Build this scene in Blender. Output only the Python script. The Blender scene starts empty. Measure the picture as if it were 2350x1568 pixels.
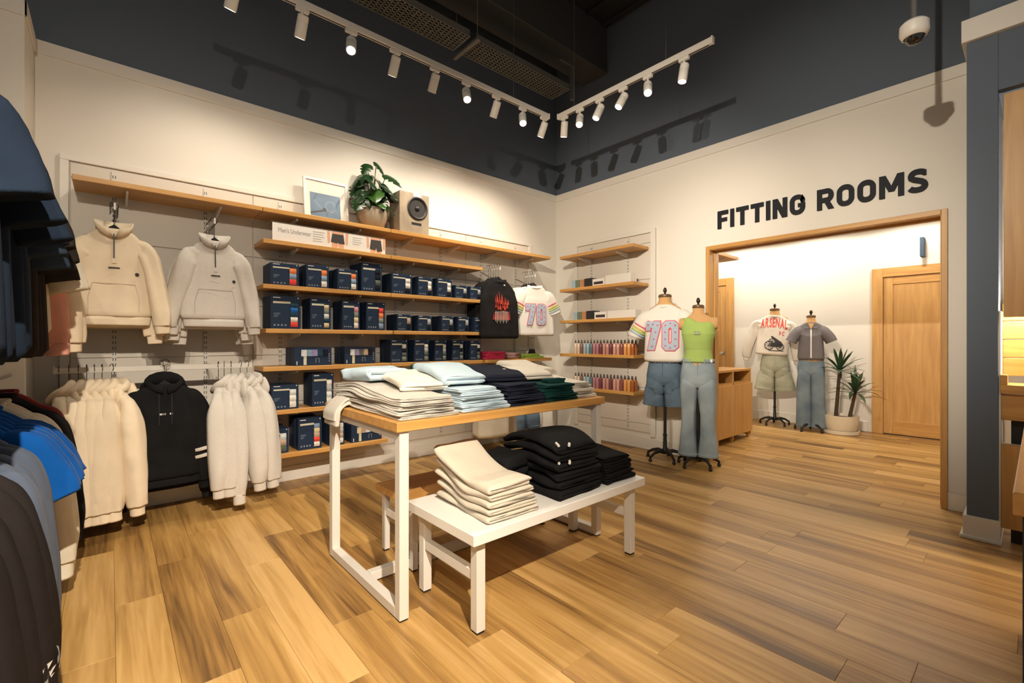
import bpy, bmesh, math, random
from mathutils import Vector, Matrix, noise
R = math.radians
PI = math.pi
sc = bpy.context.scene
C = sc.collection
# ------------------------------------------------------------------ camera, world, exposure
EYE = 1.25
HEAD = R(48.86)                     # heading of the view, measured from the +X axis
cam_data = bpy.data.cameras.new('camera')
cam_data.sensor_width = 36.0
cam_data.lens = 1056.0 / 2350.0 * 36.0
cam_data.clip_start = 0.05
cam = bpy.data.objects.new('camera', cam_data)
cam.location = (0, 0, EYE)
cam.rotation_euler = (R(90), 0, HEAD - R(90))
C.objects.link(cam)
sc.camera = cam
w = bpy.data.worlds.new('shop_ambient')
sc.world = w
w.use_nodes = True
w.node_tree.nodes['Background'].inputs[0].default_value = (1.0, 0.92, 0.82, 1)
w.node_tree.nodes['Background'].inputs[1].default_value = 0.32
vs = sc.view_settings
vs.view_transform = 'Standard'
vs.look = 'None'
vs.gamma = 1.0
vs.use_curve_mapping = False
vs.exposure = -0.20
sc.cycles.max_bounces = 5
sc.cycles.diffuse_bounces = 3
sc.cycles.glossy_bounces = 2
sc.cycles.caustics_reflective = False
sc.cycles.caustics_refractive = False
WARM = (1.0, 0.86, 0.68)
random.seed(7)

# ------------------------------------------------------------------ materials
MATS = {}
def mat(name, col, rough=0.6, bump=0.0, bscale=200.0, var=0.0, vscale=6.0, metal=0.0, emit=None, estr=0.0,
        stretch=None, sheen=0.0, alpha=None, trans=0.0, coat=0.0, vcol=None, spec=None):
    if name in MATS: return MATS[name]
    m = bpy.data.materials.new(name); m.use_nodes = True
    nt = m.node_tree; N = nt.nodes; L = nt.links
    b = N['Principled BSDF']
    b.inputs['Base Color'].default_value = (*col, 1)
    b.inputs['Roughness'].default_value = rough
    b.inputs['Metallic'].default_value = metal
    if spec is not None: b.inputs['Specular IOR Level'].default_value = spec
    if trans: b.inputs['Transmission Weight'].default_value = trans
    if coat: b.inputs['Coat Weight'].default_value = coat
    if sheen:
        b.inputs['Sheen Weight'].default_value = sheen
        b.inputs['Sheen Roughness'].default_value = 0.5
    if emit:
        b.inputs['Emission Color'].default_value = (*emit, 1)
        b.inputs['Emission Strength'].default_value = estr
    tc = None
    if bump or var:
        tc = N.new('ShaderNodeTexCoord'); mp = N.new('ShaderNodeMapping')
        L.new(tc.outputs['Object'], mp.inputs['Vector'])
        if stretch: mp.inputs['Scale'].default_value = stretch
        src = mp.outputs['Vector']
    if var:
        n = N.new('ShaderNodeTexNoise'); n.inputs['Scale'].default_value = vscale
        n.inputs['Detail'].default_value = 5
        L.new(src, n.inputs['Vector'])
        r = N.new('ShaderNodeValToRGB')
        c0 = vcol or tuple(max(0, c * (1 - var)) for c in col)
        c1 = tuple(min(1, c * (1 + var)) for c in col)
        r.color_ramp.elements[0].position = 0.3; r.color_ramp.elements[1].position = 0.7
        r.color_ramp.elements[0].color = (*c0, 1); r.color_ramp.elements[1].color = (*c1, 1)
        L.new(n.outputs['Fac'], r.inputs['Fac']); L.new(r.outputs['Color'], b.inputs['Base Color'])
    if bump:
        n2 = N.new('ShaderNodeTexNoise'); n2.inputs['Scale'].default_value = bscale
        n2.inputs['Detail'].default_value = 3
        L.new(src, n2.inputs['Vector'])
        bp = N.new('ShaderNodeBump'); bp.inputs['Strength'].default_value = bump
        bp.inputs['Distance'].default_value = 0.003
        L.new(n2.outputs['Fac'], bp.inputs['Height']); L.new(bp.outputs['Normal'], b.inputs['Normal'])
    MATS[name] = m
    return m

def fabric(name, col, var=0.07, rough=0.95, vscale=9.0, bump=0.35):
    return mat(name, col, rough, bump=bump, bscale=340, var=var, vscale=vscale, sheen=0.08 if max(col) > 0.08 else 0.0, spec=0.12)

def wood(name, c0, c1, axis='x', rough=0.42, fine=1.0):
    if name in MATS: return MATS[name]
    m = bpy.data.materials.new(name); m.use_nodes = True
    nt = m.node_tree; N = nt.nodes; L = nt.links; b = N['Principled BSDF']
    tc = N.new('ShaderNodeTexCoord'); mp = N.new('ShaderNodeMapping'); oi = N.new('ShaderNodeObjectInfo')
    s = [9.0 * fine, 9.0 * fine, 9.0 * fine]; s['xyz'.index(axis)] = 0.8 * fine
    mp.inputs['Scale'].default_value = s
    mul = N.new('ShaderNodeMath'); mul.operation = 'MULTIPLY'; mul.inputs[1].default_value = 37.0
    L.new(oi.outputs['Random'], mul.inputs[0]); L.new(mul.outputs[0], mp.inputs['Location'])
    L.new(tc.outputs['Object'], mp.inputs['Vector'])
    n = N.new('ShaderNodeTexNoise'); n.inputs['Scale'].default_value = 3.0; n.inputs['Detail'].default_value = 8
    n.inputs['Distortion'].default_value = 0.6
    L.new(mp.outputs['Vector'], n.inputs['Vector'])
    r = N.new('ShaderNodeValToRGB')
    r.color_ramp.elements[0].position = 0.3; r.color_ramp.elements[1].position = 0.72
    r.color_ramp.elements[0].color = (*c0, 1); r.color_ramp.elements[1].color = (*c1, 1)
    L.new(n.outputs['Fac'], r.inputs['Fac']); L.new(r.outputs['Color'], b.inputs['Base Color'])
    b.inputs['Roughness'].default_value = rough
    bp = N.new('ShaderNodeBump'); bp.inputs['Strength'].default_value = 0.08; bp.inputs['Distance'].default_value = 0.002
    L.new(n.outputs['Fac'], bp.inputs['Height']); L.new(bp.outputs['Normal'], b.inputs['Normal'])
    MATS[name] = m
    return m

def plank_material():
    m = bpy.data.materials.new('oak_plank'); m.use_nodes = True
    nt = m.node_tree; N = nt.nodes; L = nt.links; b = N['Principled BSDF']
    tc = N.new('ShaderNodeTexCoord'); oi = N.new('ShaderNodeObjectInfo')
    off = N.new('ShaderNodeVectorMath'); off.operation = 'SCALE'
    off.inputs[0].default_value = (13.1, 57.3, 91.7)
    L.new(oi.outputs['Random'], off.inputs['Scale'])
    add = N.new('ShaderNodeVectorMath'); add.operation = 'ADD'
    L.new(tc.outputs['Object'], add.inputs[0]); L.new(off.outputs[0], add.inputs[1])
    def nz(scale, sx, sy, detail, dist=0.0):
        mp = N.new('ShaderNodeMapping'); mp.inputs['Scale'].default_value = (sx, sy, 1)
        L.new(add.outputs[0], mp.inputs['Vector'])
        n = N.new('ShaderNodeTexNoise'); n.inputs['Scale'].default_value = scale; n.inputs['Detail'].default_value = detail
        n.inputs['Distortion'].default_value = dist
        L.new(mp.outputs['Vector'], n.inputs['Vector']); return n
    big = nz(1.0, 8.5, 0.55, 4, 0.35)      # broad light and dark streaks inside a plank
    cath = nz(1.0, 34.0, 1.5, 8, 1.1)    # wavy grain
    fine = nz(1.0, 160.0, 5.0, 3)        # pores
    def math_(op, a, bb, v=None):
        n = N.new('ShaderNodeMath'); n.operation = op
        L.new(a, n.inputs[0])
        if v is None: L.new(bb, n.inputs[1])
        else: n.inputs[1].default_value = v
        return n.outputs[0]
    t = math_('MULTIPLY', big.outputs['Fac'], None, 1.15)
    t = math_('ADD', t, math_('MULTIPLY', cath.outputs['Fac'], None, 0.55))
    t = math_('ADD', t, math_('MULTIPLY', fine.outputs['Fac'], None, 0.10))
    t = math_('ADD', t, math_('MULTIPLY', oi.outputs['Random'], None, 0.36))
    t = math_('SUBTRACT', t, None, 0.535)
    r = N.new('ShaderNodeValToRGB'); e = r.color_ramp.elements
    e[0].position = 0.20; e[0].color = (0.150, 0.078, 0.026, 1)
    e[1].position = 0.80; e[1].color = (0.64, 0.40, 0.155, 1)
    k = e.new(0.38); k.color = (0.32, 0.172, 0.052, 1)
    k = e.new(0.56); k.color = (0.48, 0.278, 0.086, 1)
    L.new(t, r.inputs['Fac']); L.new(r.outputs['Color'], b.inputs['Base Color'])
    b.inputs['Roughness'].default_value = 0.40
    b.inputs['Specular IOR Level'].default_value = 0.35
    bp = N.new('ShaderNodeBump'); bp.inputs['Strength'].default_value = 0.12; bp.inputs['Distance'].default_value = 0.001
    L.new(fine.outputs['Fac'], bp.inputs['Height']); L.new(bp.outputs['Normal'], b.inputs['Normal'])
    return m

WHITE = mat('white_wall_paint', (0.80, 0.765, 0.70), 0.7, bump=0.05, bscale=90)
TRIMW = mat('white_trim_paint', (0.80, 0.77, 0.71), 0.45)
PANELW = mat('white_panel_laminate', (0.72, 0.67, 0.60), 0.5)
METALW = mat('white_powder_metal', (0.70, 0.67, 0.62), 0.42)
SLATE = mat('slate_blue_paint', (0.105, 0.134, 0.178), 0.75, bump=0.05, bscale=90)
DARK = mat('charcoal_ceiling_paint', (0.022, 0.022, 0.023), 0.85)
BLACKM = mat('black_metal', (0.010, 0.010, 0.011), 0.45)
BLACKP = mat('black_plastic', (0.012, 0.012, 0.013), 0.5)
CHROME = mat('brushed_steel', (0.55, 0.53, 0.50), 0.3, metal=1.0)
MAPX = wood('maple_along_x', (0.50, 0.245, 0.062), (0.66, 0.37, 0.115), 'x')
MAPY = wood('maple_along_y', (0.50, 0.245, 0.062), (0.66, 0.37, 0.115), 'y')
MAPZ = wood('maple_along_z', (0.50, 0.26, 0.075), (0.66, 0.38, 0.13), 'z', fine=0.7)
JOINT = mat('dark_plank_joint', (0.09, 0.05, 0.02), 0.8)

# ------------------------------------------------------------------ mesh helpers
class G:
    def __init__(s): s.v = []; s.f = []; s.m = []; s.mi = 0
    def add(s, vs_, fs):
        o = len(s.v); s.v.extend(vs_)
        for f in fs: s.f.append(tuple(i + o for i in f)); s.m.append(s.mi)
        return s
    def box(s, x0, x1, y0, y1, z0, z1, b=0.0):
        if x1 < x0: x0, x1 = x1, x0
        if y1 < y0: y0, y1 = y1, y0
        if z1 < z0: z0, z1 = z1, z0
        if b <= 0:
            return s.add([(x, y, z) for z in (z0, z1) for y in (y0, y1) for x in (x0, x1)],
                  [(0, 2, 3, 1), (4, 5, 7, 6), (0, 1, 5, 4), (2, 6, 7, 3), (0, 4, 6, 2), (1, 3, 7, 5)])
        b = min(b, (x1 - x0) / 2.01, (y1 - y0) / 2.01, (z1 - z0) / 2.01)
        vv = []; idx = {}
        for k, z in enumerate((z0, z1)):
            for j, y in enumerate((y0, y1)):
                for i, x in enumerate((x0, x1)):
                    sx, sy, sz = (1, -1)[i], (1, -1)[j], (1, -1)[k]
                    idx[i, j, k] = len(vv)
                    vv += [(x, y + sy * b, z + sz * b), (x + sx * b, y, z + sz * b), (x + sx * b, y + sy * b, z)]
        F = []
        I = lambda i, j, k, a: idx[i, j, k] + a
        F.append((I(0,0,0,0), I(0,0,1,0), I(0,1,1,0), I(0,1,0,0))); F.append((I(1,0,0,0), I(1,1,0,0), I(1,1,1,0), I(1,0,1,0)))
        F.append((I(0,0,0,1), I(1,0,0,1), I(1,0,1,1), I(0,0,1,1))); F.append((I(0,1,0,1), I(0,1,1,1), I(1,1,1,1), I(1,1,0,1)))
        F.append((I(0,0,0,2), I(0,1,0,2), I(1,1,0,2), I(1,0,0,2))); F.append((I(0,0,1,2), I(1,0,1,2), I(1,1,1,2), I(0,1,1,2)))
        for k in (0, 1):
            for j in (0, 1): F.append((I(0,j,k,1), I(1,j,k,1), I(1,j,k,2), I(0,j,k,2)))
            for i in (0, 1): F.append((I(i,0,k,0), I(i,1,k,0), I(i,1,k,2), I(i,0,k,2)))
        for j in (0, 1):
            for i in (0, 1): F.append((I(i,j,0,0), I(i,j,1,0), I(i,j,1,1), I(i,j,0,1)))
        for k in (0, 1):
            for j in (0, 1):
                for i in (0, 1): F.append((I(i,j,k,0), I(i,j,k,1), I(i,j,k,2)))
        return s.add(vv, F)
    def loft(s, rings, cap0=True, cap1=True, closed=True):
        n = len(rings[0]); vv = [tuple(p) for r in rings for p in r]; F = []
        for i in range(len(rings) - 1):
            for j in range(n if closed else n - 1):
                a = i * n + j; b2 = i * n + (j + 1) % n
                F.append((a, b2, b2 + n, a + n))
        if cap0: F.append(tuple(reversed(range(n))))
        if cap1: F.append(tuple(range((len(rings) - 1) * n, len(rings) * n)))
        return s.add(vv, F)
    def tube(s, pts, r, n=8, cap=True):
        P = [Vector(p) for p in pts]; rings = []
        up = Vector((0, 0, 1))
        prev = None
        for i, p in enumerate(P):
            t = (P[min(i + 1, len(P) - 1)] - P[max(i - 1, 0)]).normalized()
            if prev is None:
                a = t.cross(up)
                if a.length < 1e-3: a = t.cross(Vector((1, 0, 0)))
            else:
                a = prev - t * prev.dot(t)
            a.normalize(); prev = a
            bb = t.cross(a)
            rr = r[i] if isinstance(r, (list, tuple)) else r
            rings.append([p + (a * math.cos(2 * PI * k / n) + bb * math.sin(2 * PI * k / n)) * rr for k in range(n)])
        return s.loft(rings, cap, cap)
    def lathe(s, prof, n=24, c=(0, 0, 0), cap=True):
        rings = [[(c[0] + r * math.cos(2 * PI * k / n), c[1] + r * math.sin(2 * PI * k / n), c[2] + z) for k in range(n)] for r, z in prof]
        return s.loft(rings, cap, cap)
    def prism(s, poly, y0, y1):
        """poly: (x,z) outline extruded along y"""
        n = len(poly)
        return s.add([(x, y0, z) for x, z in poly] + [(x, y1, z) for x, z in poly],
              [tuple(range(n)), tuple(reversed(range(n, 2 * n)))] + [((i + 1) % n, i, i + n, (i + 1) % n + n) for i in range(n)])
    def xf(s, M):
        s.v = [tuple(M @ Vector(p)) for p in s.v]; return s

def mesh_of(name, g, mats, smooth=False):
    me = bpy.data.meshes.new(name)
    me.from_pydata(g.v, [], g.f)
    if not isinstance(mats, (list, tuple)): mats = [mats]
    for m in mats: me.materials.append(m)
    if len(mats) > 1: me.polygons.foreach_set('material_index', g.m)
    bm = bmesh.new(); bm.from_mesh(me); bmesh.ops.recalc_face_normals(bm, faces=bm.faces); bm.to_mesh(me); bm.free()
    if smooth:
        me.polygons.foreach_set('use_smooth', [True] * len(me.polygons))
        if smooth != 'all': me.set_sharp_from_angle(angle=R(38))
    me.update()
    return me

def obj(name, g, mats, parent=None, smooth=False, loc=None):
    me = mesh_of(name, g, mats, smooth) if isinstance(g, G) else g
    o = bpy.data.objects.new(name, me)
    C.objects.link(o)
    if parent: o.parent = parent
    if loc: o.location = loc
    return o

def tag(o, label, cat, group=None):
    o['label'] = label; o['category'] = cat
    if group: o['group'] = group
    return o

def thing(name, label, cat, loc=(0, 0, 0), rz=0.0, group=None, rx=0.0, ry=0.0):
    o = bpy.data.objects.new(name, None); o.empty_display_size = 0.05
    C.objects.link(o); o.location = loc; o.rotation_euler = (rx, ry, rz)
    return tag(o, label, cat, group)

def struct(name, g, m, parent=None, smooth=False, label=None):
    o = obj(name, g, m, parent, smooth)
    if not parent: o['kind'] = 'structure'
    if label: o['label'] = label
    return o

def copy_thing(t, loc=None, rz=None, label=None, group=None):
    """a thing with copies of its parts and sub-parts; mesh data is shared"""
    c = t.copy(); C.objects.link(c)
    if loc is not None: c.location = loc
    if rz is not None: c.rotation_euler[2] = rz
    if label: c['label'] = label
    if group: c['group'] = group
    for ch in KIDS.get(t.name, list(t.children)):
        k = ch.copy(); C.objects.link(k); k.parent = c
        for g2 in list(ch.children):
            q = g2.copy(); C.objects.link(q); q.parent = k
    return c
KIDS = {}
ORD = ['first', 'second', 'third', 'fourth', 'fifth', 'sixth', 'seventh', 'eighth', 'ninth', 'tenth', 'eleventh', 'twelfth',
       'thirteenth', 'fourteenth', 'fifteenth', 'sixteenth', 'seventeenth', 'eighteenth', 'nineteenth', 'twentieth',
       'twenty-first', 'twenty-second', 'twenty-third', 'twenty-fourth', 'twenty-fifth', 'twenty-sixth']

# lettering outlines are read once, while the scene is still small
def read_text(body, size=1.0, offset=0.0, extrude=0.0, spacing=1.0, italic=0.0, res=3):
    cu = bpy.data.curves.new('lettering', 'FONT'); cu.body = body; cu.size = size; cu.offset = offset
    cu.extrude = extrude; cu.space_character = spacing; cu.shear = italic; cu.resolution_u = res
    o = bpy.data.objects.new('lettering', cu); C.objects.link(o)
    dg = bpy.context.evaluated_depsgraph_get()
    me = bpy.data.meshes.new_from_object(o.evaluated_get(dg))
    v = [tuple(p.co) for p in me.vertices]; f = [tuple(p.vertices) for p in me.polygons]
    bpy.data.objects.remove(o); bpy.data.curves.remove(cu); bpy.data.meshes.remove(me)
    return v, f
TXT = {}
for ch in 'FITNGROMSAELC70D':
    TXT[ch] = read_text(ch, 1.0, 0.032, 0.0)
# heavy grotesque capitals drawn as thick strokes (height 1)
def stroke(pts, w_):
    P = [Vector(p) for p in pts]
    P = [p for i, p in enumerate(P) if i == 0 or (p - P[i - 1]).length > 1e-3]; v = []; n = len(P)
    for i, p in enumerate(P):
        d0 = (P[i] - P[i - 1]).normalized() if i else None
        d1 = (P[i + 1] - P[i]).normalized() if i < n - 1 else None
        if d0 is None: d0 = d1
        if d1 is None: d1 = d0
        n0 = Vector((-d0.y, d0.x)); n1 = Vector((-d1.y, d1.x)); m_ = (n0 + n1).normalized()
        k = w_ / 2 / max(0.35, m_.dot(n0))
        v += [tuple(p + m_ * k), tuple(p - m_ * k)]
    return v, [(2 * i, 2 * i + 1, 2 * i + 3, 2 * i + 2) for i in range(n - 1)]
def arc(cx, cy, rx, ry, a0, a1, n=7):
    return [(cx + rx * math.cos(R(a0 + (a1 - a0) * i / n)), cy + ry * math.sin(R(a0 + (a1 - a0) * i / n))) for i in range(n + 1)]
def caps(ch):
    s_ = 0.225; h = s_ / 2; q = 0.17
    if ch == 'I': return [stroke([(h, 0), (h, 1)], s_)], s_
    if ch == 'F': return [stroke([(h, 0), (h, 1)], s_), stroke([(h, 1 - h), (0.64, 1 - h)], s_), stroke([(h, 0.49), (0.57, 0.49)], s_ * 0.92)], 0.64
    if ch == 'T': return [stroke([(0.35, 0), (0.35, 1)], s_), stroke([(0, 1 - h), (0.70, 1 - h)], s_)], 0.70
    if ch == 'N': return [stroke([(h, 0), (h, 1)], s_), stroke([(0.74 - h, 0), (0.74 - h, 1)], s_), ([(0.0, 1), (0.26, 1), (0.74, 0), (0.48, 0)], [(0, 1, 2, 3)])], 0.74
    if ch == 'M': return [stroke([(h, 0), (h, 1)], s_), stroke([(0.94 - h, 0), (0.94 - h, 1)], s_), ([(0.0, 1), (0.25, 1), (0.58, 0.26), (0.36, 0.26)], [(0, 1, 2, 3)]), ([(0.94, 1), (0.69, 1), (0.36, 0.26), (0.58, 0.26)], [(0, 1, 2, 3)])], 0.94
    w_ = 0.74; r = 0.26 - h * 0.2
    if ch == 'O': return [stroke(arc(w_ - h - r, 1 - h - r, r, r, 0, 90) + arc(h + r, 1 - h - r, r, r, 90, 180) + arc(h + r, h + r, r, r, 180, 270) + arc(w_ - h - r, h + r, r, r, 270, 360) + [(w_ - h, 1 - h - r)], s_)], w_
    if ch == 'G': return [stroke([(w_ - h, 0.70), (w_ - h, 1 - h - r)] + arc(w_ - h - r, 1 - h - r, r, r, 0, 90) + arc(h + r, 1 - h - r, r, r, 90, 180) + arc(h + r, h + r, r, r, 180, 270) + arc(w_ - h - r, h + r, r, r, 270, 360) + [(w_ - h, 0.53)], s_), stroke([(0.40, 0.46), (w_, 0.46)], s_ * 0.85)], w_
    if ch == 'R': return [stroke([(h, 0), (h, 1)], s_), stroke([(h, 1 - h), (0.46, 1 - h)] + arc(0.46, 0.67, 0.175, 0.2175, 90, -90) + [(h, 0.4525)], s_), ([(0.30, 0.42), (0.55, 0.42), (0.76, 0), (0.50, 0)], [(0, 1, 2, 3)])], 0.75
    if ch == 'S': return [stroke([(0.66, 0.80)] + arc(0.38, 0.71, 0.255, 0.1775, 30, 90, 4) + arc(0.33, 0.705, 0.2175, 0.1825, 90, 200, 7) + [(0.22, 0.57), (0.48, 0.46)] + arc(0.39, 0.29, 0.2175, 0.1775, 45, -90, 8) + arc(0.33, 0.29, 0.2775, 0.1775, -90, -155, 5), s_)], 0.71
CAPS = {ch: caps(ch) for ch in 'FITNGROMS'}
TXT['sign'] = read_text("Men's Underwear", 1.0, 0.0)
def bounds(t):
    xs = [p[0] for p in t[0]]; ys = [p[1] for p in t[0]]
    return min(xs), max(xs), min(ys), max(ys)
# ------------------------------------------------------------------ lamps: track rails and spot heads
LENS = mat('lit_lens', (1, 1, 1), 0.3, emit=(1.0, 0.90, 0.75), estr=40.0)
HOUSE = mat('white_lamp_housing', (0.80, 0.77, 0.72), 0.4)
def track(label, p0, p1, cables, top):
    t = thing('track_rail', label, 'light track', p0, 0)
    d = Vector(p1) - Vector(p0); L_ = d.length; a = math.atan2(d.y, d.x)
    t.rotation_euler = (0, 0, a)
    obj('rail', G().box(0, L_, -0.018, 0.018, 0, 0.05, 0.003), HOUSE, t)
    obj('slot', G().box(0.03, L_ - 0.03, -0.007, 0.007, -0.0015, 0.004), BLACKP, t)
    for e in (0, L_): obj('end_cap', G().box(e - 0.006, e + 0.006, -0.02, 0.02, -0.002, 0.056, 0.002), HOUSE, t)
    for c in cables: obj('suspension_cable', G().tube([(c, 0, 0.05), (c, 0, top - p0[2])], 0.003, 6), mat('grey_cable', (0.10, 0.10, 0.10), 0.5), t)
    return t
def track_head(label, pos, aim, power=70.0, spread=104, blend=1.0, group='track spotlights'):
    t = thing('track_spotlight', label, 'spotlight', pos, 0, group)
    P = Vector(pos)
    # adapter and stem hang straight down, the can is turned to its aim
    g = G().box(-0.045, 0.045, -0.015, 0.015, -0.03, 0, 0.004)
    ad = obj('adapter', g, HOUSE, t)
    if abs(pos[1] - TRA) > 0.05: ad.rotation_euler = (0, 0, R(90))
    obj('stem', G().tube([(0, 0, -0.03), (0, 0, -0.085)], 0.008, 8), HOUSE, t, True)
    piv = Vector((0, 0, -0.10))
    d = (Vector(aim) - (P + piv)).normalized()
    q = d.to_track_quat('-Z', 'Y')
    M = Matrix.Translation(piv) @ q.to_matrix().to_4x4()
    can = G().lathe([(0.0, 0.045), (0.030, 0.045), (0.036, 0.038), (0.037, 0.005), (0.0355, 0.003), (0.0355, -0.001), (0.037, -0.003), (0.037, -0.098), (0.035, -0.105), (0.031, -0.105), (0.030, -0.088)], 20, cap=False).xf(M)
    obj('can', can, HOUSE, t, True)
    obj('lens', G().lathe([(0.0, -0.087), (0.030, -0.087)], 20, cap=False).xf(M), LENS, t)
    ld = bpy.data.lights.new('spot_beam', 'SPOT'); ld.energy = power; ld.color = WARM
    ld.spot_size = R(spread); ld.spot_blend = blend; ld.shadow_soft_size = 0.03
    lo = bpy.data.objects.new('spot_beam', ld); C.objects.link(lo); lo.parent = t
    lo.matrix_local = Matrix.Translation(piv + d * 0.112) @ q.to_matrix().to_4x4()
    return t
TRZ = 3.60; TRA = 3.41; TRB = 3.575; CEIL = 5.2
track('long white track rail hung parallel to the shelf wall', (0.45, TRA, TRZ), (3.49, TRA, TRZ), (0.5, 2.55), CEIL)
track('short white track rail hung parallel to the fitting room wall', (TRB, 3.345, TRZ), (TRB, 1.69, TRZ), (0.22, 1.25), CEIL)
HA = [(0.60, (0.35, 4.44, 1.7), 45, 104), (1.02, (0.95, 4.44, 1.7), 42, 104), (1.37, (0.5, 1.5, 0.1), 110, 56), (1.73, (1.72, 4.44, 1.8), 46, 104),
      (2.10, (2.15, 4.44, 2.0), 60, 104), (2.43, (1.5, 1.6, 0.3), 60, 50), (2.78, (2.85, 4.40, 1.9), 100, 104), (3.12, (1.8, 1.7, 0.3), 50, 46), (3.42, (3.40, 4.38, 1.7), 90, 104)]
HAL = ['cut off by the top of the photo', 'second from the left end', 'third from the left end, glaring', 'fourth from the left end',
       'fifth from the left end, tilted most', 'sixth from the left end, glaring', 'hanging straight beside the cable', 'glaring, second from the corner end', 'last before the corner']
for (x, aim, pw, sp), l in zip(HA, HAL):
    track_head('white spotlight on the long track, ' + l, (x, TRA, TRZ), aim, pw, sp)
HB = [(3.26, (4.1, 4.0, 0.8), 80), (3.05, (1.9, 1.9, 0.5), 40), (2.80, (2.2, 3.3, 0.4), 45), (2.53, (2.0, 3.1, 0.6), 45), (2.27, (1.6, 1.0, 0.1), 35), (1.93, (3.1, 2.25, 0.0), 35)]
HBL = ['nearest the corner', 'glaring, second from the corner', 'third from the corner', 'fourth from the corner, tilted most', 'glaring, next to last', 'at the far right end']
for (y, aim, pw), l in zip(HB, HBL):
    track_head('white spotlight on the short track, ' + l, (TRB, y, TRZ), aim, pw, 56)
# unseen track: table head read from the bench shadow, other heads added as fill
track('white track rail over the shop floor behind the photographer', (-1.6, -1.25, TRZ), (3.4, -1.25, TRZ), (0.5, 4.5), CEIL)
for x, aim, pw, sp, l in [(-1.35, (1.75, 1.9, 0.6), 330, 46, 'aimed at the display table'),
                      (-0.45, (0.5, 4.1, 1.3), 330, 62, 'added fill for the hooded tops'),
                      (0.05, (0.05, 2.1, 0.0), 1500, 64, 'added fill for the open floor'),
                      (2.9, (2.9, 1.4, 0.0), 30, 84, 'added fill for the floor by the doorway'),
                      (-1.0, (-0.1, 2.2, 1.0), 130, 60, 'added fill for the side racks')]:
    track_head('white spotlight behind the photographer, ' + l, (x, -1.25, TRZ), aim, pw, sp)
track('white track rail left of the photographer', (-1.2, -0.9, TRZ), (-1.2, 1.0, TRZ), (0.3, 1.6), CEIL)
for y, aim, pw, sp, l in [(0.8, (4.6, 1.7, 1.55), 820, 36, 'aimed at the dress forms'), (0.4, (4.7, 1.2, 2.2), 560, 46, 'aimed at the wall lettering'), (0.0, (4.7, 3.5, 2.1), 1200, 38, 'aimed at the corner shelves')]:
    track_head('white spotlight left of the photographer, ' + l, (-1.2, y, TRZ), aim, pw, sp)

# ------------------------------------------------------------------ the room
XR = 4.70; YL = 4.44; TOPW = 3.195
fl = struct('floor', G().box(-1.2, 8.05, -2.6, 4.6, -0.06, -0.006), JOINT)
PM = plank_material()
PW = 0.181; PL = 1.22
full = mesh_of('plank', G().box(-PW / 2 + 0.0004, PW / 2 - 0.0004, -PL / 2 + 0.0004, PL / 2 - 0.0004, -0.006, 0.0, 0.0008), PM)
i0 = -7
for i in range(i0, 45):
    x0 = 0.017 + i * PW
    rr = random.Random(i * 3 + 1)
    y = -1.3 - rr.random() * PL
    if i == 0: y = 2.86 - 4 * PL
    if i == 1: y = 3.23 - 4 * PL
    if i == 2: y = 2.40 - 3 * PL
    ymax = YL if x0 < XR else 3.9
    ymin = -1.3 if x0 < XR else 0.1
    while y < ymax:
        a, b2 = max(y, ymin), min(y + PL, ymax)
        if b2 - a > 0.05:
            if b2 - a > PL - 1e-4:
                o = bpy.data.objects.new('plank', full); C.objects.link(o)
            else:
                o = obj('plank', G().box(-PW / 2 + 0.0004, PW / 2 - 0.0004, -(b2 - a) / 2 + 0.0004, (b2 - a) / 2 - 0.0004, -0.006, 0.0, 0.0008), PM)
            o.parent = fl; o.location = (x0 + PW / 2, (a + b2) / 2, 0)
        y += PL
# shelf wall (left) with its step, upper slate band, trims
struct('wall_left', G().box(-0.385, XR + 0.2, YL, YL + 0.15, 0, 3.285).box(-1.3, -0.385, 3.99, YL + 0.15, 0, 3.285), WHITE)
struct('wall_left_upper', G().box(-1.3, XR + 0.2, YL + 0.004, YL + 0.15, 3.285, CEIL), SLATE)
struct('trim_1', G().box(-0.385, XR, YL - 0.012, YL, TOPW, 3.285, 0.002).box(-1.3, -0.373, 3.978, 3.99, TOPW, 3.285, 0.002).box(-0.385, -0.373, 3.978, YL - 0.012, TOPW, 3.285, 0.002), TRIMW)
struct('baseboard_left', G().box(-0.385, XR - 0.014, YL - 0.014, YL, 0, 0.13, 0.003).box(-1.3, -0.371, 3.976, 3.99, 0, 0.13, 0.003), TRIMW)
# fitting room wall (right) with the doorway
DY0, DY1, DZ = 0.484, 2.247, 2.195
struct('wall_right', G().box(XR, XR + 0.18, DY1 + 0.02, YL, 0, 3.285).box(XR, XR + 0.18, 0.16, DY0 - 0.02, 0, 3.285).box(XR, XR + 0.18, DY0 - 0.02, DY1 + 0.02, DZ + 0.02, 3.285), WHITE)
struct('wall_right_upper', G().box(XR + 0.004, XR + 0.18, -1.0, YL, 3.285, CEIL), SLATE)
struct('trim_2', G().box(XR - 0.012, XR, 0.30, YL - 0.012, TOPW, 3.285, 0.002), TRIMW)
struct('baseboard_right', G().box(XR - 0.014, XR, DY1 + 0.045, YL - 0.014, 0, 0.13, 0.003).box(XR - 0.02, XR - 0.014, DY1 + 0.045, YL - 0.014, 0, 0.02, 0.003)
       .box(XR - 0.014, XR, 0.30, DY0 - 0.03, 0, 0.13, 0.003), TRIMW)
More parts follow.
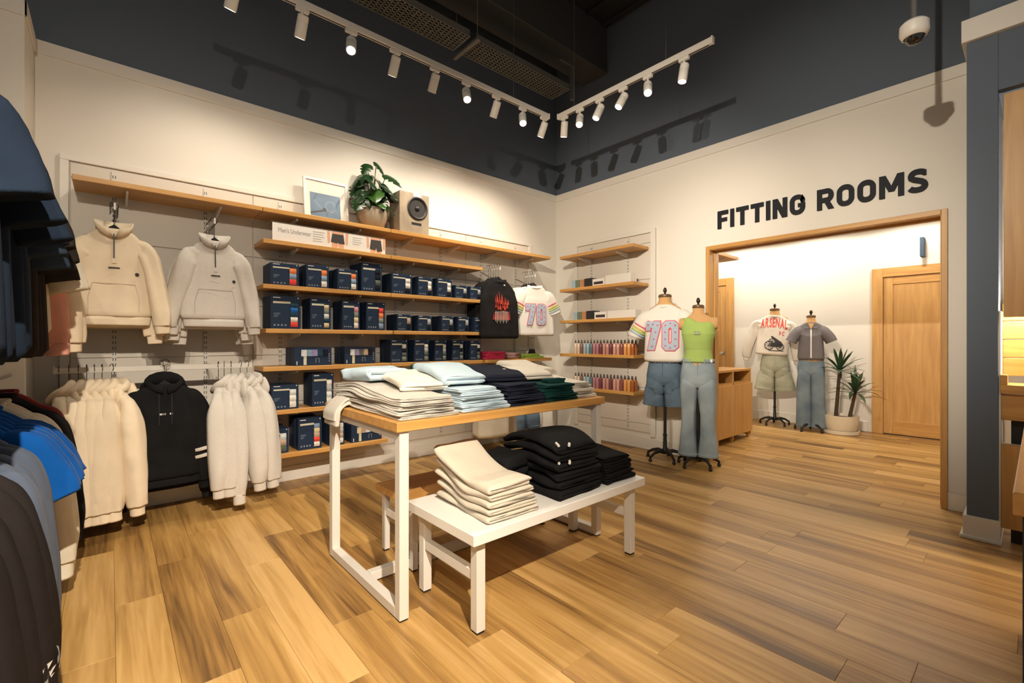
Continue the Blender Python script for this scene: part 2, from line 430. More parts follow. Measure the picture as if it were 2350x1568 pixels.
# doorway lining
dr = struct('door_1', G().box(XR - 0.012, XR + 0.19, DY1, DY1 + 0.02, 0, DZ + 0.02).box(XR - 0.012, XR + 0.19, DY0 - 0.02, DY0, 0, DZ + 0.02).box(XR - 0.012, XR + 0.19, DY0, DY1, DZ, DZ + 0.02), MAPZ, label='wide maple lined opening without a door leaf')
obj('casing', G().box(XR - 0.022, XR - 0.0125, DY1 + 0.004, DY1 + 0.04, 0, DZ + 0.044, 0.003), MAPZ, dr)
obj('casing', G().box(XR - 0.022, XR - 0.0125, DY0 - 0.04, DY0 - 0.004, 0, DZ + 0.044, 0.003), MAPZ, dr)
obj('casing', G().box(XR - 0.022, XR - 0.0125, DY0 - 0.003, DY1 + 0.003, DZ + 0.004, DZ + 0.044, 0.003), MAPY, dr)
obj('door_stop', G().box(XR + 0.08, XR + 0.12, DY1 - 0.012, DY1, 0, DZ - 0.013), MAPZ, dr)
obj('door_stop', G().box(XR + 0.08, XR + 0.12, DY0, DY0 + 0.012, 0, DZ - 0.013), MAPZ, dr)
obj('door_stop', G().box(XR + 0.08, XR + 0.12, DY0, DY1, DZ - 0.012, DZ), MAPY, dr)
# pier, band and wall over the service niche
PX0 = 4.12
struct('wall_pier', G().box(PX0, XR, 0.165, 0.303, 0.0, 3.15), SLATE)
struct('wall_pier_header', G().box(PX0 + 0.002, XR, -1.6, 0.164, 2.80, 3.15), SLATE)
struct('wall_pier_upper', G().box(PX0 + 0.02, XR, -1.6, 0.29, 3.29, CEIL), SLATE)
struct('trim_3', G().box(PX0 - 0.035, XR, -1.6, 0.325, 3.15, 3.29, 0.003), TRIMW)
struct('baseboard_pier', G().box(PX0 - 0.016, XR - 0.02, 0.155, 0.320, 0, 0.145, 0.003).box(PX0 - 0.03, XR - 0.03, 0.15, 0.334, 0, 0.022, 0.004), TRIMW)
# fitting room beyond the doorway
XB = 7.92
struct('wall_fitting_back', G().box(XB, XB + 0.12, -0.6, 3.95, 0, 2.85), WHITE)
struct('wall_fitting_left', G().box(XR + 0.18, XB, 3.83, 3.95, 0, 2.85).box(XR + 0.18, 5.92, 2.88, 3.0, 0, 2.85), WHITE)
struct('wall_fitting_right', G().box(XR + 0.18, XB, -0.72, -0.6, 0, 2.85), WHITE)
struct('ceiling_fitting', G().box(XR + 0.18, XB + 0.12, -0.72, 3.95, 2.85, 2.93), WHITE)
struct('baseboard_fitting', G().box(XB - 0.014, XB, 1.56, 3.30, 0, 0.14, 0.003), TRIMW)
for k, (x, y) in enumerate([(7.25, 1.0), (7.25, 2.2), (7.25, 3.2), (5.6, 1.4)]):
    t = thing('ceiling_downlight', 'round recessed ceiling light in the fitting area, ' + ['by the maple door', 'over the dressed forms', 'over the far door', 'over the entrance'][k], 'ceiling light', (x, y, 2.85), 0, 'fitting area downlights')
    obj('bezel', G().lathe([(0.06, 0.0), (0.075, -0.004), (0.075, -0.008), (0.055, -0.008)], 24, cap=False), HOUSE, t, True)
    obj('diffuser', G().lathe([(0, -0.005), (0.056, -0.005)], 24, cap=False), LENS, t)
    ld = bpy.data.lights.new('downlight_beam', 'SPOT'); ld.energy = 68; ld.color = (1.0, 0.90, 0.76); ld.spot_size = R(176); ld.spot_blend = 0.15; ld.shadow_soft_size = 0.055
    lo = bpy.data.objects.new('downlight_beam', ld); C.objects.link(lo); lo.parent = t; lo.location = (0, 0, -0.015)
# hidden side wall that carries the left racks
struct('wall_side', G().box(-1.3, -1.0, 1.1, 3.99, 0, 3.285), WHITE)
# ceiling with deck ribs, beam, perforated tray
ce = struct('ceiling', G().box(-4, 5.2, -4, 4.7, CEIL, CEIL + 0.1), DARK)
for k in range(9):
    obj('deck_rib', G().box(4.62 - k * 0.3 - 0.05, 4.62 - k * 0.3, -2, YL, CEIL - 0.05, CEIL, 0.004), DARK, ce)
struct('ceiling_beam', G().box(-1.2, XR, 3.56, 3.93, 4.61, CEIL, 0.01), mat('dark_grey_beam_paint', (0.055, 0.055, 0.052), 0.8))
struct('ceiling_duct', G().box(-1.2, 3.2, 2.2, 2.9, 4.75, CEIL - 0.1, 0.02), DARK)
TRAYM = mat('dark_grey_tray_metal', (0.15, 0.15, 0.14), 0.6)
def tray(x0, x1, label):
    t = thing('cable_tray', label, 'cable tray', (x0, 3.62, 4.20))
    wd = 0.28; nx = int((x1 - x0) / 0.045); ny = 8
    g = G(); dx = (x1 - x0) / nx; dy = wd / ny
    for i in range(nx + 1): g.box(i * dx - 0.007, i * dx + 0.007, 0, wd, 0, 0.002)
    for j in range(ny + 1): g.box(0, x1 - x0, j * dy - 0.007, j * dy + 0.007, 0, 0.0021)
    p = obj('perforated_base', g, TRAYM, t); p['kind'] = 'stuff'
    obj('side_rail', G().box(0, x1 - x0, -0.006, 0, -0.004, 0.06), TRAYM, t)
    obj('side_rail', G().box(0, x1 - x0, wd, wd + 0.006, -0.004, 0.06), TRAYM, t)
    obj('backing', G().box(0, x1 - x0, 0.005, wd - 0.005, 0.03, 0.034), DARK, t)
    obj('cross_bar', G().box(-0.03, 0.01, -0.06, wd + 0.09, -0.03, 0.0, 0.003), TRAYM, t)
    for y in (-0.03, wd + 0.05): obj('drop_rod', G().tube([(-0.01, y, 0), (-0.01, y, 1.0)], 0.005, 6), TRAYM, t)
tray(0.2, 2.62, 'dark perforated cable tray under the ceiling, nearer length')
tray(2.70, 4.05, 'dark perforated cable tray under the ceiling, length by the corner')
t = thing('conduit_bracket', 'dark grey angle bracket hanging beside the tray end at the corner', 'bracket', (4.25, 3.75, 4.2))
obj('upright', G().box(-0.02, 0.02, -0.02, 0.02, 0, 0.45, 0.003), TRAYM, t)
obj('arm', G().box(-0.22, 0.02, -0.02, 0.02, 0.41, 0.45, 0.003), TRAYM, t)
# FITTING ROOMS lettering
LETT = mat('dark_navy_letter', (0.014, 0.016, 0.022), 0.6, spec=0.2)
sign = thing('wall_lettering', 'dark raised FITTING ROOMS lettering over the maple doorway', 'sign', (XR, 2.165, 2.40))
seq = []
for wi, word in enumerate(('FITTING', 'ROOMS')):
    for ch in word: seq.append(ch)
    if wi == 0: seq.append(' ')
hgt = 0.180; gap = 0.13
cw = [0.30 if ch == ' ' else CAPS[ch][1] for ch in seq]
sx_ = (2.165 - 0.555) / (sum(cw) + gap * (len(seq) - 1)); sz_ = hgt
cur = 0.0
for ch, wd in zip(seq, cw):
    if ch != ' ':
        g = G()
        for q, (v, f) in enumerate(CAPS[ch][0]):
            n = len(v); e_ = 0.0004 * q
            # each stroke is a slab with its own rim; strokes of a letter overlap
            cnt = {}
            for fc in f:
                for i in range(len(fc)): cnt[frozenset((fc[i], fc[(i + 1) % len(fc)]))] = cnt.get(frozenset((fc[i], fc[(i + 1) % len(fc)])), 0) + 1
            vv = [(-0.016 - e_, -(x + cur) * sx_, y * sz_) for x, y in v] + [(-0.002, -(x + cur) * sx_, y * sz_) for x, y in v]
            ff_ = list(f) + [tuple(i + n for i in reversed(fc)) for fc in f]
            for ed, c in cnt.items():
                if c == 1: i, j = tuple(ed); ff_.append((i, j, j + n, i + n))
            g.add(vv, ff_)
        obj('letter', g, LETT, sign)
    cur += wd + gap
# ------------------------------------------------------------------ wall panels, standards, shelves
PB = [0.19, 0.29, 0.71, 1.13, 1.55, 1.97, 2.39]
pl = struct('wall_panel_left', G().box(-0.248, 4.19, YL - 0.008, YL, 0.18, 2.545), PANELW)
for a, b2 in zip(PB, PB[1:] + [2.50]):
    for k in range(4):
        xa = -0.19 + 1.11 * k - (0.02 if k == 0 else 0); xb = -0.19 + 1.11 * (k + 1) - (0.10 if k == 3 else 0)
        obj('panel', G().box(xa + 0.003, xb - 0.003, YL - 0.020, YL - 0.008, a + 0.004, b2 - 0.004, 0.002), PANELW, pl)
obj('panel_frame', G().box(-0.262, 4.205, YL - 0.030, YL, 2.505, 2.547, 0.003), TRIMW, pl)
obj('panel_frame', G().box(-0.262, -0.215, YL - 0.030, YL, 0.15, 2.505, 0.003), TRIMW, pl)
obj('panel_frame', G().box(4.145, 4.205, YL - 0.030, YL, 0.15, 2.505, 0.003), TRIMW, pl)
pr = struct('wall_panel_right', G().box(XR - 0.008, XR, 2.875, 4.08, 0.18, 2.545), PANELW)
for a, b2 in zip(PB, PB[1:] + [2.50]):
    obj('panel', G().box(XR - 0.020, XR - 0.008, 2.94, 4.03, a + 0.004, b2 - 0.004, 0.002), PANELW, pr)
obj('panel_frame', G().box(XR - 0.030, XR, 2.875, 4.09, 2.505, 2.547, 0.003), TRIMW, pr)
obj('panel_frame', G().box(XR - 0.030, XR, 2.875, 2.935, 0.15, 2.505, 0.003), TRIMW, pr)
obj('panel_frame', G().box(XR - 0.030, XR, 4.035, 4.09, 0.15, 2.505, 0.003), TRIMW, pr)
def standard(name_label, x, y, rz):
    t = thing('slotted_standard', name_label, 'standard', (x, y, 0.20), rz, 'slotted wall standards')
    obj('channel', G().box(-0.014, 0.014, -0.012, 0, 0, 2.28), METALW, t)
    g = G()
    for k in range(56):
        for s in (-1, 1): g.box(s * 0.007 - 0.0025, s * 0.007 + 0.0025, -0.0125, -0.011, 0.03 + k * 0.04, 0.052 + k * 0.04)
    s_ = obj('slots', g, mat('slot_shadow_grey', (0.12, 0.11, 0.10), 0.8), t); s_['kind'] = 'stuff'
STX = [0.023 + 0.555 * k for k in range(8)]
for k, x in enumerate(STX): standard('white slotted metal standard on the shelf wall, %s from the left' % ORD[k], x, YL - 0.020, 0)
for k, y in enumerate((3.79, 3.235)): standard('white slotted metal standard behind the corner shelves, ' + ['corner side', 'door side'][k], XR - 0.020, y, R(90) * -1)
def bracket_g(dep, h=0.055):
    # a sheet steel knife bracket below the board, drawn in the y-z plane
    g = G()
    poly = [(0, 0), (-dep, 0), (-dep, -0.018), (0, -h)]
    n = 4; x0, x1 = -0.006, 0.006
    return g.add([(x0, y, z) for y, z in poly] + [(x1, y, z) for y, z in poly], [(0, 1, 2, 3), (7, 6, 5, 4)] + [((i + 1) % n, i, i + n, (i + 1) % n + n) for i in range(n)])
SHD = 0.315
def shelf(label, xc, y, z, wdt, rz=0.0, dep=SHD, br=(-0.2775, 0.2775), m=None):
    """y is the wall side; the board reaches dep from the wall along local -y"""
    t = thing('shelf', label, 'shelf', (xc, y, z), rz, 'maple shelves')
    obj('board', G().box(-wdt / 2, wdt / 2, -dep, 0, -0.036, 0, 0.003), m or MAPX, t)
    for b_ in br: obj('bracket', bracket_g(dep - 0.06).xf(Matrix.Translation((b_, 0.0, -0.0365))), METALW, t)
    return t
YW = YL - 0.033
ZS = [2.332, 2.080, 1.715, 1.355, 1.043, 0.685, 0.322]
CX = [0.3675, 1.4775, 2.5875, 3.6875]
EACHW = 1.106
shelf('top maple shelf over the cream and grey pullovers', CX[0], YW, ZS[0], EACHW)
shelf('top maple shelf under the framed picture and potted plant', CX[1], YW, ZS[0], EACHW)
shelf('top maple shelf right of the speaker', CX[2], YW, ZS[0], EACHW)
shelf('top maple shelf over the jersey by the corner', CX[3], YW, ZS[0], 1.09)
nm = ['second', 'third', 'fourth', 'fifth']
what = [('maple shelf carrying the underwear sign', 'empty maple shelf right of the underwear sign'),
        ('maple shelf with four boxes under the sign', 'maple shelf with five small boxes beside the flame tee'),
        ('maple shelf with four tall boxes', 'maple shelf with five low boxes beside the flame tee'),
        ('maple shelf with two wide boxes', 'maple shelf with five tall slim boxes, left of the pink stack')]
for k in range(4):
    dx = 0.02 if k == 2 else 0.0
    shelf(what[k][0], CX[1] + dx, YW, ZS[k + 1], EACHW)
    shelf(what[k][1], CX[2] + dx * 1.5, YW, ZS[k + 1], EACHW)
shelf('maple shelf with the folded pink and lime tops', CX[3] + 0.03, YW, ZS[4], 1.07)
shelf('maple shelf level with the display table top', CX[1], YW, ZS[5], EACHW)
shelf('lowest maple shelf near the floor', 1.49, YW, ZS[6], 1.02)
ZR = [2.342, 1.920, 1.520, 1.097, 0.684]
lr = ['topmost empty shelf of the corner unit', 'corner unit shelf with small cartons, upper of two', 'corner unit shelf with small cartons, lower of two', 'corner unit shelf with a full row of mist bottles', 'lowest shelf of the corner unit, behind the display table']
for k in range(5): shelf('maple ' + lr[k], XR - 0.033, 3.51, ZR[k], 1.11, R(-90), 0.30)

# ------------------------------------------------------------------ hanging rail and face-out arms
t = thing('hanging_rail', 'white rectangular hanging rail with cream and grey hooded tops', 'rail', (0.285, 4.10, 1.045))
obj('bar', G().box(-0.55, 0.555, -0.008, 0.008, 0, 0.036, 0.002), METALW, t)
for e in (-0.552, 0.557): obj('end_stop', G().box(e - 0.003, e + 0.003, -0.009, 0.009, -0.002, 0.046, 0.001), METALW, t)
for x in (0.023, 0.578): obj('arm', G().box(x - 0.285 - 0.005, x - 0.285 + 0.005, 0.008, YL - 0.033 - 4.10, 0.004, 0.034), METALW, t)
obj('center_hook', G().tube([(0.0, 0.0, 0.03), (0.0, -0.03, 0.05), (0.0, -0.10, 0.05), (0, -0.11, 0.062)], 0.005, 8), METALW, t)
def faceout(label, x, z, ln=0.40, y=YL - 0.033):
    t = thing('faceout_arm', label, 'arm', (x, y, z))
    obj('tube', G().box(-0.005, 0.005, -ln, 0, -0.008, 0.008, 0.002), METALW, t)
    obj('tip', G().box(-0.006, 0.006, -ln - 0.006, -ln, -0.022, 0.022, 0.002), METALW, t)
faceout('white face-out arm holding the cream pullovers', 0.023, 2.135, 0.43)
faceout('white face-out arm holding the light grey pullovers', 0.578, 2.135, 0.43)
faceout('white face-out arm holding the flame tees', 3.355, 2.085, 0.36)
faceout('white face-out arm holding the jerseys', 3.91, 2.055, 0.36)
faceout('white face-out arm below the pink stack with cream tops', 3.30, 0.94, 0.30)
faceout('white face-out arm below the lime stack with denim shorts', 3.85, 0.94, 0.30)

# ------------------------------------------------------------------ underwear boxes
NAVY = mat('navy_carton', (0.016, 0.031, 0.066), 0.55, spec=0.2)
NAVYL = mat('pale_blue_print', (0.20, 0.25, 0.33), 0.6)
CREAMS = mat('cream_label_strip', (0.62, 0.60, 0.46), 0.6)
PRW = mat('white_print', (0.75, 0.75, 0.75), 0.6)
COLS = dict(o=(0.75, 0.22, 0.08), b=(0.22, 0.32, 0.46), w=(0.72, 0.70, 0.66), r=(0.70, 0.07, 0.05), k=(0.012, 0.014, 0.02), n=(0.02, 0.05, 0.09),
            u=(0.02, 0.14, 0.45), g=(0.20, 0.23, 0.20), y=(0.62, 0.52, 0.33), p=(0.60, 0.28, 0.34), l=(0.27, 0.24, 0.42), s=(0.40, 0.42, 0.43), t=(0.45, 0.33, 0.25), d=(0.10, 0.12, 0.10), e=(0.62, 0.66, 0.66))
def roll_mat(c): return fabric('rolled_' + c, COLS[c], 0.2, vscale=25)
def make_box(label, x, y, z, wd, hg, dp, cols, kind, rz=0.0, group='navy underwear boxes', hook=False, plain=False):
    """front face at local y=0 looking along -y, x to the right"""
    t = thing('underwear_box', label, 'box', (x, y, z), rz, group)
    b = 0.0015
    obj('carton', G().box(-wd / 2, wd / 2, 0, dp, 0, hg, b), NAVY, t)
    if plain: return t
    e = 0.0012
    if kind == 'tall':            # window column at the right, label strip to its left
        wx0, wx1 = wd * 0.16, wd * 0.40
        wz0, wz1 = hg * 0.07, hg * 0.80
        n = len(cols); h = (wz1 - wz0) / n
        for k, c in enumerate(cols):
            zt = wz1 - k * h
            g = G(); rings = []
            for i in range(7):
                a = PI * i / 6
                rings.append([(wx0, -0.0008 - 0.006 * math.sin(a), zt - h * i / 6), (wx1, -0.0008 - 0.006 * math.sin(a), zt - h * i / 6)])
            g.loft(rings, False, False, closed=False)
            obj('rolled_brief', g, roll_mat(c), t, 'all')
        obj('label_strip', G().box(-wd * 0.42, wx0, -e, 0, hg * 0.77, hg * 0.83), CREAMS, t)
        g = G().box(-wd * 0.42, -wd * 0.18, -e, 0, hg * 0.93, hg * 0.955).box(wd * 0.40, wd * 0.44, -e, 0, hg * 0.93, hg * 0.965)
        obj('brand_mark', g, PRW, t)
        g = G()
        for k in range(4): g.box(-wd * 0.40 + k * wd * 0.12, -wd * 0.34 + k * wd * 0.12, -e, 0, hg * 0.09, hg * 0.14)
        for k in range(3): g.box(-wd * 0.40, -wd * (0.18 + 0.05 * k), -e, 0, hg * (0.46 - 0.05 * k), hg * (0.475 - 0.05 * k))
        obj('small_print', g, NAVYL, t)
    else:                         # wide box: window row along the top, upright strip
        wz0, wz1 = hg * 0.52, hg * 0.88
        xs0, xs1 = -wd * 0.32, wd * 0.40
        n = len(cols); h = (xs1 - xs0) / n
        for k, c in enumerate(cols):
            xa = xs0 + k * h; rings = []
            for i in range(7):
                a = PI * i / 6
                rings.append([(xa + h * i / 6, -0.0008 - 0.006 * math.sin(a), wz0), (xa + h * i / 6, -0.0008 - 0.006 * math.sin(a), wz1)])
            obj('rolled_brief', G().loft(rings, False, False, closed=False), roll_mat(c), t, 'all')
        obj('label_strip', G().box(-wd * 0.26, -wd * 0.18, -e, 0, hg * 0.04, wz0), CREAMS, t)
        obj('brand_mark', G().box(-wd * 0.44, -wd * 0.42, -e, 0, hg * 0.05, hg * 0.25), PRW, t)
        g = G()
        for k in range(4): g.box(wd * 0.42, wd * 0.45, -e, 0, hg * (0.2 + 0.13 * k), hg * (0.27 + 0.13 * k))
        g.box(wd * 0.06, wd * 0.075, -e, 0, hg * 0.15, hg * 0.40).box(wd * 0.15, wd * 0.165, -e, 0, hg * 0.15, hg * 0.40).box(wd * 0.06, wd * 0.165, -e, 0, hg * 0.38, hg * 0.40)
        obj('small_print', g, NAVYL, t)
    if hook:
        obj('hang_tab', G().tube([(-0.012, 0.02, hg), (-0.016, 0.02, hg + 0.012), (-0.006, 0.02, hg + 0.02), (0.010, 0.02, hg + 0.018), (0.016, 0.02, hg + 0.008)], 0.0025, 6), BLACKP, t)
    return t
# front face pixels of the photograph were turned into metres on the shelf fronts: (x0, x1, height, window colours, kind)
YB = 4.135
ROWS = [
 (1, 'under the sign', 1.715, [(0.985, 1.21, 0.185, 'obr', 'tall'), (1.265, 1.46, 0.20, 'obw', 'tall'), (1.53, 1.72, 0.19, 'obw', 'tall'), (1.755, 1.965, 0.27, 'kkdk', 'tall')]),
 (1, 'beside the flame tee', 1.715, [(2.05, 2.28, 0.20, 'wwk', 'tall'), (2.34, 2.52, 0.195, 'wwk', 'tall'), (2.57, 2.76, 0.20, 'wwk', 'tall'), (2.80, 2.965, 0.145, 'sk', 'tall'), (2.99, 3.15, 0.145, 'sk', 'tall')]),
 (2, 'of the tall boxes', 1.355, [(0.985, 1.225, 0.275, 'nunwr', 'tall'), (1.295, 1.475, 0.27, 'ygeny', 'tall'), (1.57, 1.74, 0.265, 'pgyw', 'tall'), (1.80, 1.99, 0.265, 'rogb', 'tall')]),
 (2, 'of the low boxes', 1.355, [(2.12, 2.285, 0.165, 'tk', 'tall'), (2.345, 2.515, 0.16, 'sk', 'tall'), (2.62, 2.78, 0.165, 'sk', 'tall'), (2.83, 2.98, 0.165, 'sk', 'tall'), (3.05, 3.20, 0.165, 'wk', 'tall')]),
 (3, 'of the wide boxes', 1.043, [(1.165, 1.485, 0.155, 'eblnk', 'wide'), (1.60, 1.90, 0.155, 'eldtk', 'wide')]),
 (3, 'of the slim boxes', 1.043, [(2.05, 2.235, 0.225, 'wkdg', 'tall'), (2.30, 2.475, 0.225, 'wsdg', 'tall'), (2.545, 2.70, 0.22, 'wsdg', 'tall'), (2.765, 2.915, 0.22, 'wkdg', 'tall'), (2.99, 3.135, 0.215, 'wkdg', 'tall')]),
 (4, 'level with the table top', 0.685, [(0.99, 1.205, 0.205, 'eww', 'tall'), (1.31, 1.50, 0.285, 'wsew', 'tall')]),
 (5, 'of the lowest shelf', 0.322, [(0.93, 1.13, 0.205, 'etd', 'tall'), (1.20, 1.40, 0.27, 'bytrw', 'tall'), (1.465, 1.60, 0.245, 'wste', 'tall'), (1.655, 1.96, 0.155, 'ytedk', 'wide')]),
]
for sh, place, z, lst in ROWS:
    for k, (xa, xb, hg, cols, kind) in enumerate(lst):
        wd = (xb - xa) * 0.97; dp = 0.085 if kind == 'tall' else 0.12
        if xb - xa < 0.19: dp = 0.075
        yb = YB + random.uniform(-0.012, 0.01)
        make_box('navy underwear box facing out, %s from the left %s' % (ORD[k], place), (xa + xb) / 2, yb, z, wd, hg, dp, cols, kind, R(random.uniform(-2, 2)), hook=(kind == 'tall' and k < 3 and sh in (1, 4)))
        nb = 0
        yy = yb + dp + 0.006
        while yy + dp < YL - 0.036 and nb < 2:
            make_box('navy box %s behind the %s box from the left %s' % (['directly', 'second'][nb], ORD[k], place), (xa + xb) / 2 + random.uniform(-0.006, 0.006), yy, z, wd, hg * random.choice((1, 1, 0.985)), dp, cols, kind, 0, plain=True)
            yy += dp + 0.006; nb += 1
# ------------------------------------------------------------------ underwear sign on the second shelf
t = thing('shelf_sign', "long white sign reading Men's Underwear on the second shelf", 'sign', (1.49, 4.125, 2.08), 0)
SIGNW = mat('white_sign_board', (0.78, 0.75, 0.71), 0.5)
SW = 1.0
obj('board', G().box(-SW / 2 + 0.01, SW / 2, 0, 0.004, 0, 0.150), SIGNW, t)
obj('clear_edge', G().box(-SW / 2, SW / 2, -0.001, 0.012, 0.150, 0.158), mat('smoky_acrylic_edge', (0.10, 0.08, 0.06), 0.3), t)
GREYT = mat('grey_sign_print', (0.25, 0.24, 0.24), 0.6)
v, f = TXT['sign']; b_ = bounds(TXT['sign']); s_ = 0.262 / (b_[1] - b_[0])
obj('sign_words', G().add([(-SW / 2 + 0.055 + (x - b_[0]) * s_, -0.001, 0.075 + y * s_ * 1.5) for x, y, zz in v], f), GREYT, t)
for cx_, n_, nm_ in ((-0.115, 5, 0.10), (0.235, 4, 0.09)):
    g = G()
    for k in range(n_): g.box(cx_ - 0.055, cx_ - 0.055 + nm_ * (1.0, 0.85, 0.95, 0.7, 0.8)[k], -0.001, 0, 0.118 - k * 0.02, 0.124 - k * 0.02)
    obj('small_print', g, mat('pale_sign_print', (0.42, 0.40, 0.38), 0.6), t)
SKIN = mat('printed_skin_tone', (0.72, 0.38, 0.24), 0.6); SHORT = mat('printed_charcoal_short', (0.045, 0.040, 0.038), 0.6)
for cx_, lg in ((0.045, 0), (0.405, 1)):
    fg = obj('printed_figure', G().prism([(cx_ - 0.055, 0.148), (cx_ + 0.055, 0.148), (cx_ + 0.05, 0.10), (cx_ + 0.055, 0.002), (cx_ + 0.008, 0.002), (cx_ + 0.002, 0.05), (cx_ - 0.004, 0.002), (cx_ - 0.055, 0.002), (cx_ - 0.05, 0.10)], -0.0008, 0), SKIN, t)
    for s in (-1, 1): obj('printed_arm', G().prism([(cx_ + s * 0.095, 0.148), (cx_ + s * 0.070, 0.148), (cx_ + s * 0.068, 0.06), (cx_ + s * 0.080, 0.035), (cx_ + s * 0.090, 0.05)], -0.0008, 0), SKIN, fg)
    lo_ = 0.030 if lg else 0.045
    obj('printed_short', G().prism([(cx_ - 0.050, 0.128), (cx_ + 0.050, 0.128), (cx_ + 0.062, lo_), (cx_ + 0.010, lo_ - 0.012 * lg), (cx_ + 0.001, 0.055), (cx_ - 0.008, lo_), (cx_ - 0.062, lo_ + 0.008)], -0.0016, -0.0009), SHORT, fg)
# ------------------------------------------------------------------ garments
def lerp(a, b, t): return a + (b - a) * t
def smooth_keys(keys, z):
    """keys sorted by first value; smooth interpolation of the rest"""
    if z <= keys[0][0]: return keys[0][1:]
    for k0, k1 in zip(keys, keys[1:]):
        if z <= k1[0]:
            t = (z - k0[0]) / max(1e-6, k1[0] - k0[0])
            return tuple(lerp(a, b, t) for a, b in zip(k0[1:], k1[1:]))
    return keys[-1][1:]
def sgnpow(c, p): return math.copysign(abs(c) ** p, c)
def body_g(keys, n=44, nr=34, fold=0.008, seed=0, e=2.7, fz=1.3, ff=11.0, sag=0.0):
    """keys: (z, half width, half depth, y centre) from hem to neck"""
    g = G(); rings = []
    z0, z1 = keys[0][0], keys[-1][0]
    zs = sorted(set([lerp(z0, z1, i / nr) for i in range(nr + 1)] + [k[0] for k in keys]))
    sv = Vector((seed * 3.7, seed * 1.3, seed * 2.1))
    for z in zs:
        hw, hd, yc = smooth_keys(keys, z)
        amp = fold * (0.25 + 0.75 * min(1.0, max(0.0, (z1 - z) / max(1e-6, (z1 - z0)) * 1.6))) * min(1, hd / 0.03)
        r = []
        for k in range(n):
            a = 2 * PI * k / n
            x = hw * sgnpow(math.cos(a), 2 / e); y = hd * sgnpow(math.sin(a), 2 / e)
            d = noise.noise(Vector((x * ff, y * 6.0, z * fz)) + sv) * amp + noise.noise(Vector((x * 24, y * 9, z * 2.5)) + sv) * amp * 0.35
            l = math.hypot(x, y) or 1
            ny = math.copysign(1, y) if abs(y) > hd * 0.3 else y / max(hd, 1e-6)
            r.append((x + x / l * d * 0.5, y + yc + ny * d, z + sag * (x / max(hw, 1e-6)) ** 2 * (1 if z < z0 + 0.1 else 0)))
        rings.append(r)
    # the hem opening is turned inside
    hem = rings[0]; cz = keys[0][0]
    inner = [(x * 0.95, (y - keys[0][3]) * 0.72 + keys[0][3], z + 0.012) for x, y, z in hem]
    return g.loft([inner] + rings, True, True)
def front_fn(keys, e=2.7):
    def f(x, z):
        hw, hd, yc = smooth_keys(keys, z)
        t = min(1.0, abs(x) / hw)
        return yc - hd * (1 - t ** e) ** (1 / e)
    return f
def catmull(P, m):
    out = []
    n = len(P)
    for i in range(n - 1):
        p0 = P[max(i - 1, 0)]; p1 = P[i]; p2 = P[i + 1]; p3 = P[min(i + 2, n - 1)]
        for k in range(m):
            t = k / m
            out.append(tuple(0.5 * ((2 * b) + (-a + c) * t + (2 * a - 5 * b + 4 * c - d) * t * t + (-a + 3 * b - 3 * c + d) * t ** 3) for a, b, c, d in zip(p0, p1, p2, p3)))
    out.append(tuple(P[-1]))
    return out
def sleeve_g(pts, n=22, m=7, fold=0.007, seed=0, pw=0.85):
    """pts: (x, y, z, r_in_plane, r_depth)"""
    P = catmull(pts, m); rings = []
    sv = Vector((seed * 1.9, seed * 5.1, 0))
    prev = None
    for i, p in enumerate(P):
        c = Vector(p[:3]); t = (Vector(P[min(i + 1, len(P) - 1)][:3]) - Vector(P[max(i - 1, 0)][:3])).normalized()
        b = Vector((0, 1, 0)); b = (b - t * b.dot(t)).normalized(); a = b.cross(t)
        r = []
        s = i / len(P)
        for k in range(n):
            an = 2 * PI * k / n
            q = a * p[3] * sgnpow(math.cos(an), pw) + b * p[4] * sgnpow(math.sin(an), pw)
            w_ = c + q
            d = (noise.noise(Vector((math.cos(an) * 1.3, math.sin(an) * 1.3, s * 2.6)) + sv) * 1.1 + noise.noise(Vector((math.cos(an) * 0.8, math.sin(an) * 0.8, s * 11)) + sv) * 0.22 * math.sin(PI * s)) * fold * min(1, s * 4 + 0.15)
            r.append(w_ + q.normalized() * d)
        rings.append(r)
    t = (Vector(P[-1][:3]) - Vector(P[-2][:3])).normalized()
    c = Vector(P[-1][:3])
    rings.append([c + (q - c) * 0.82 - t * 0.012 for q in rings[-1]])
    return G().loft(rings, True, True)
def rib(fab, name):
    return fab
def ring_pts(keys, z, grow=0.0, n=44, e=2.7):
    hw, hd, yc = smooth_keys(keys, z)
    return [((hw + grow) * sgnpow(math.cos(2 * PI * k / n), 2 / e), (hd + grow) * sgnpow(math.sin(2 * PI * k / n), 2 / e) + yc, z) for k in range(n)]
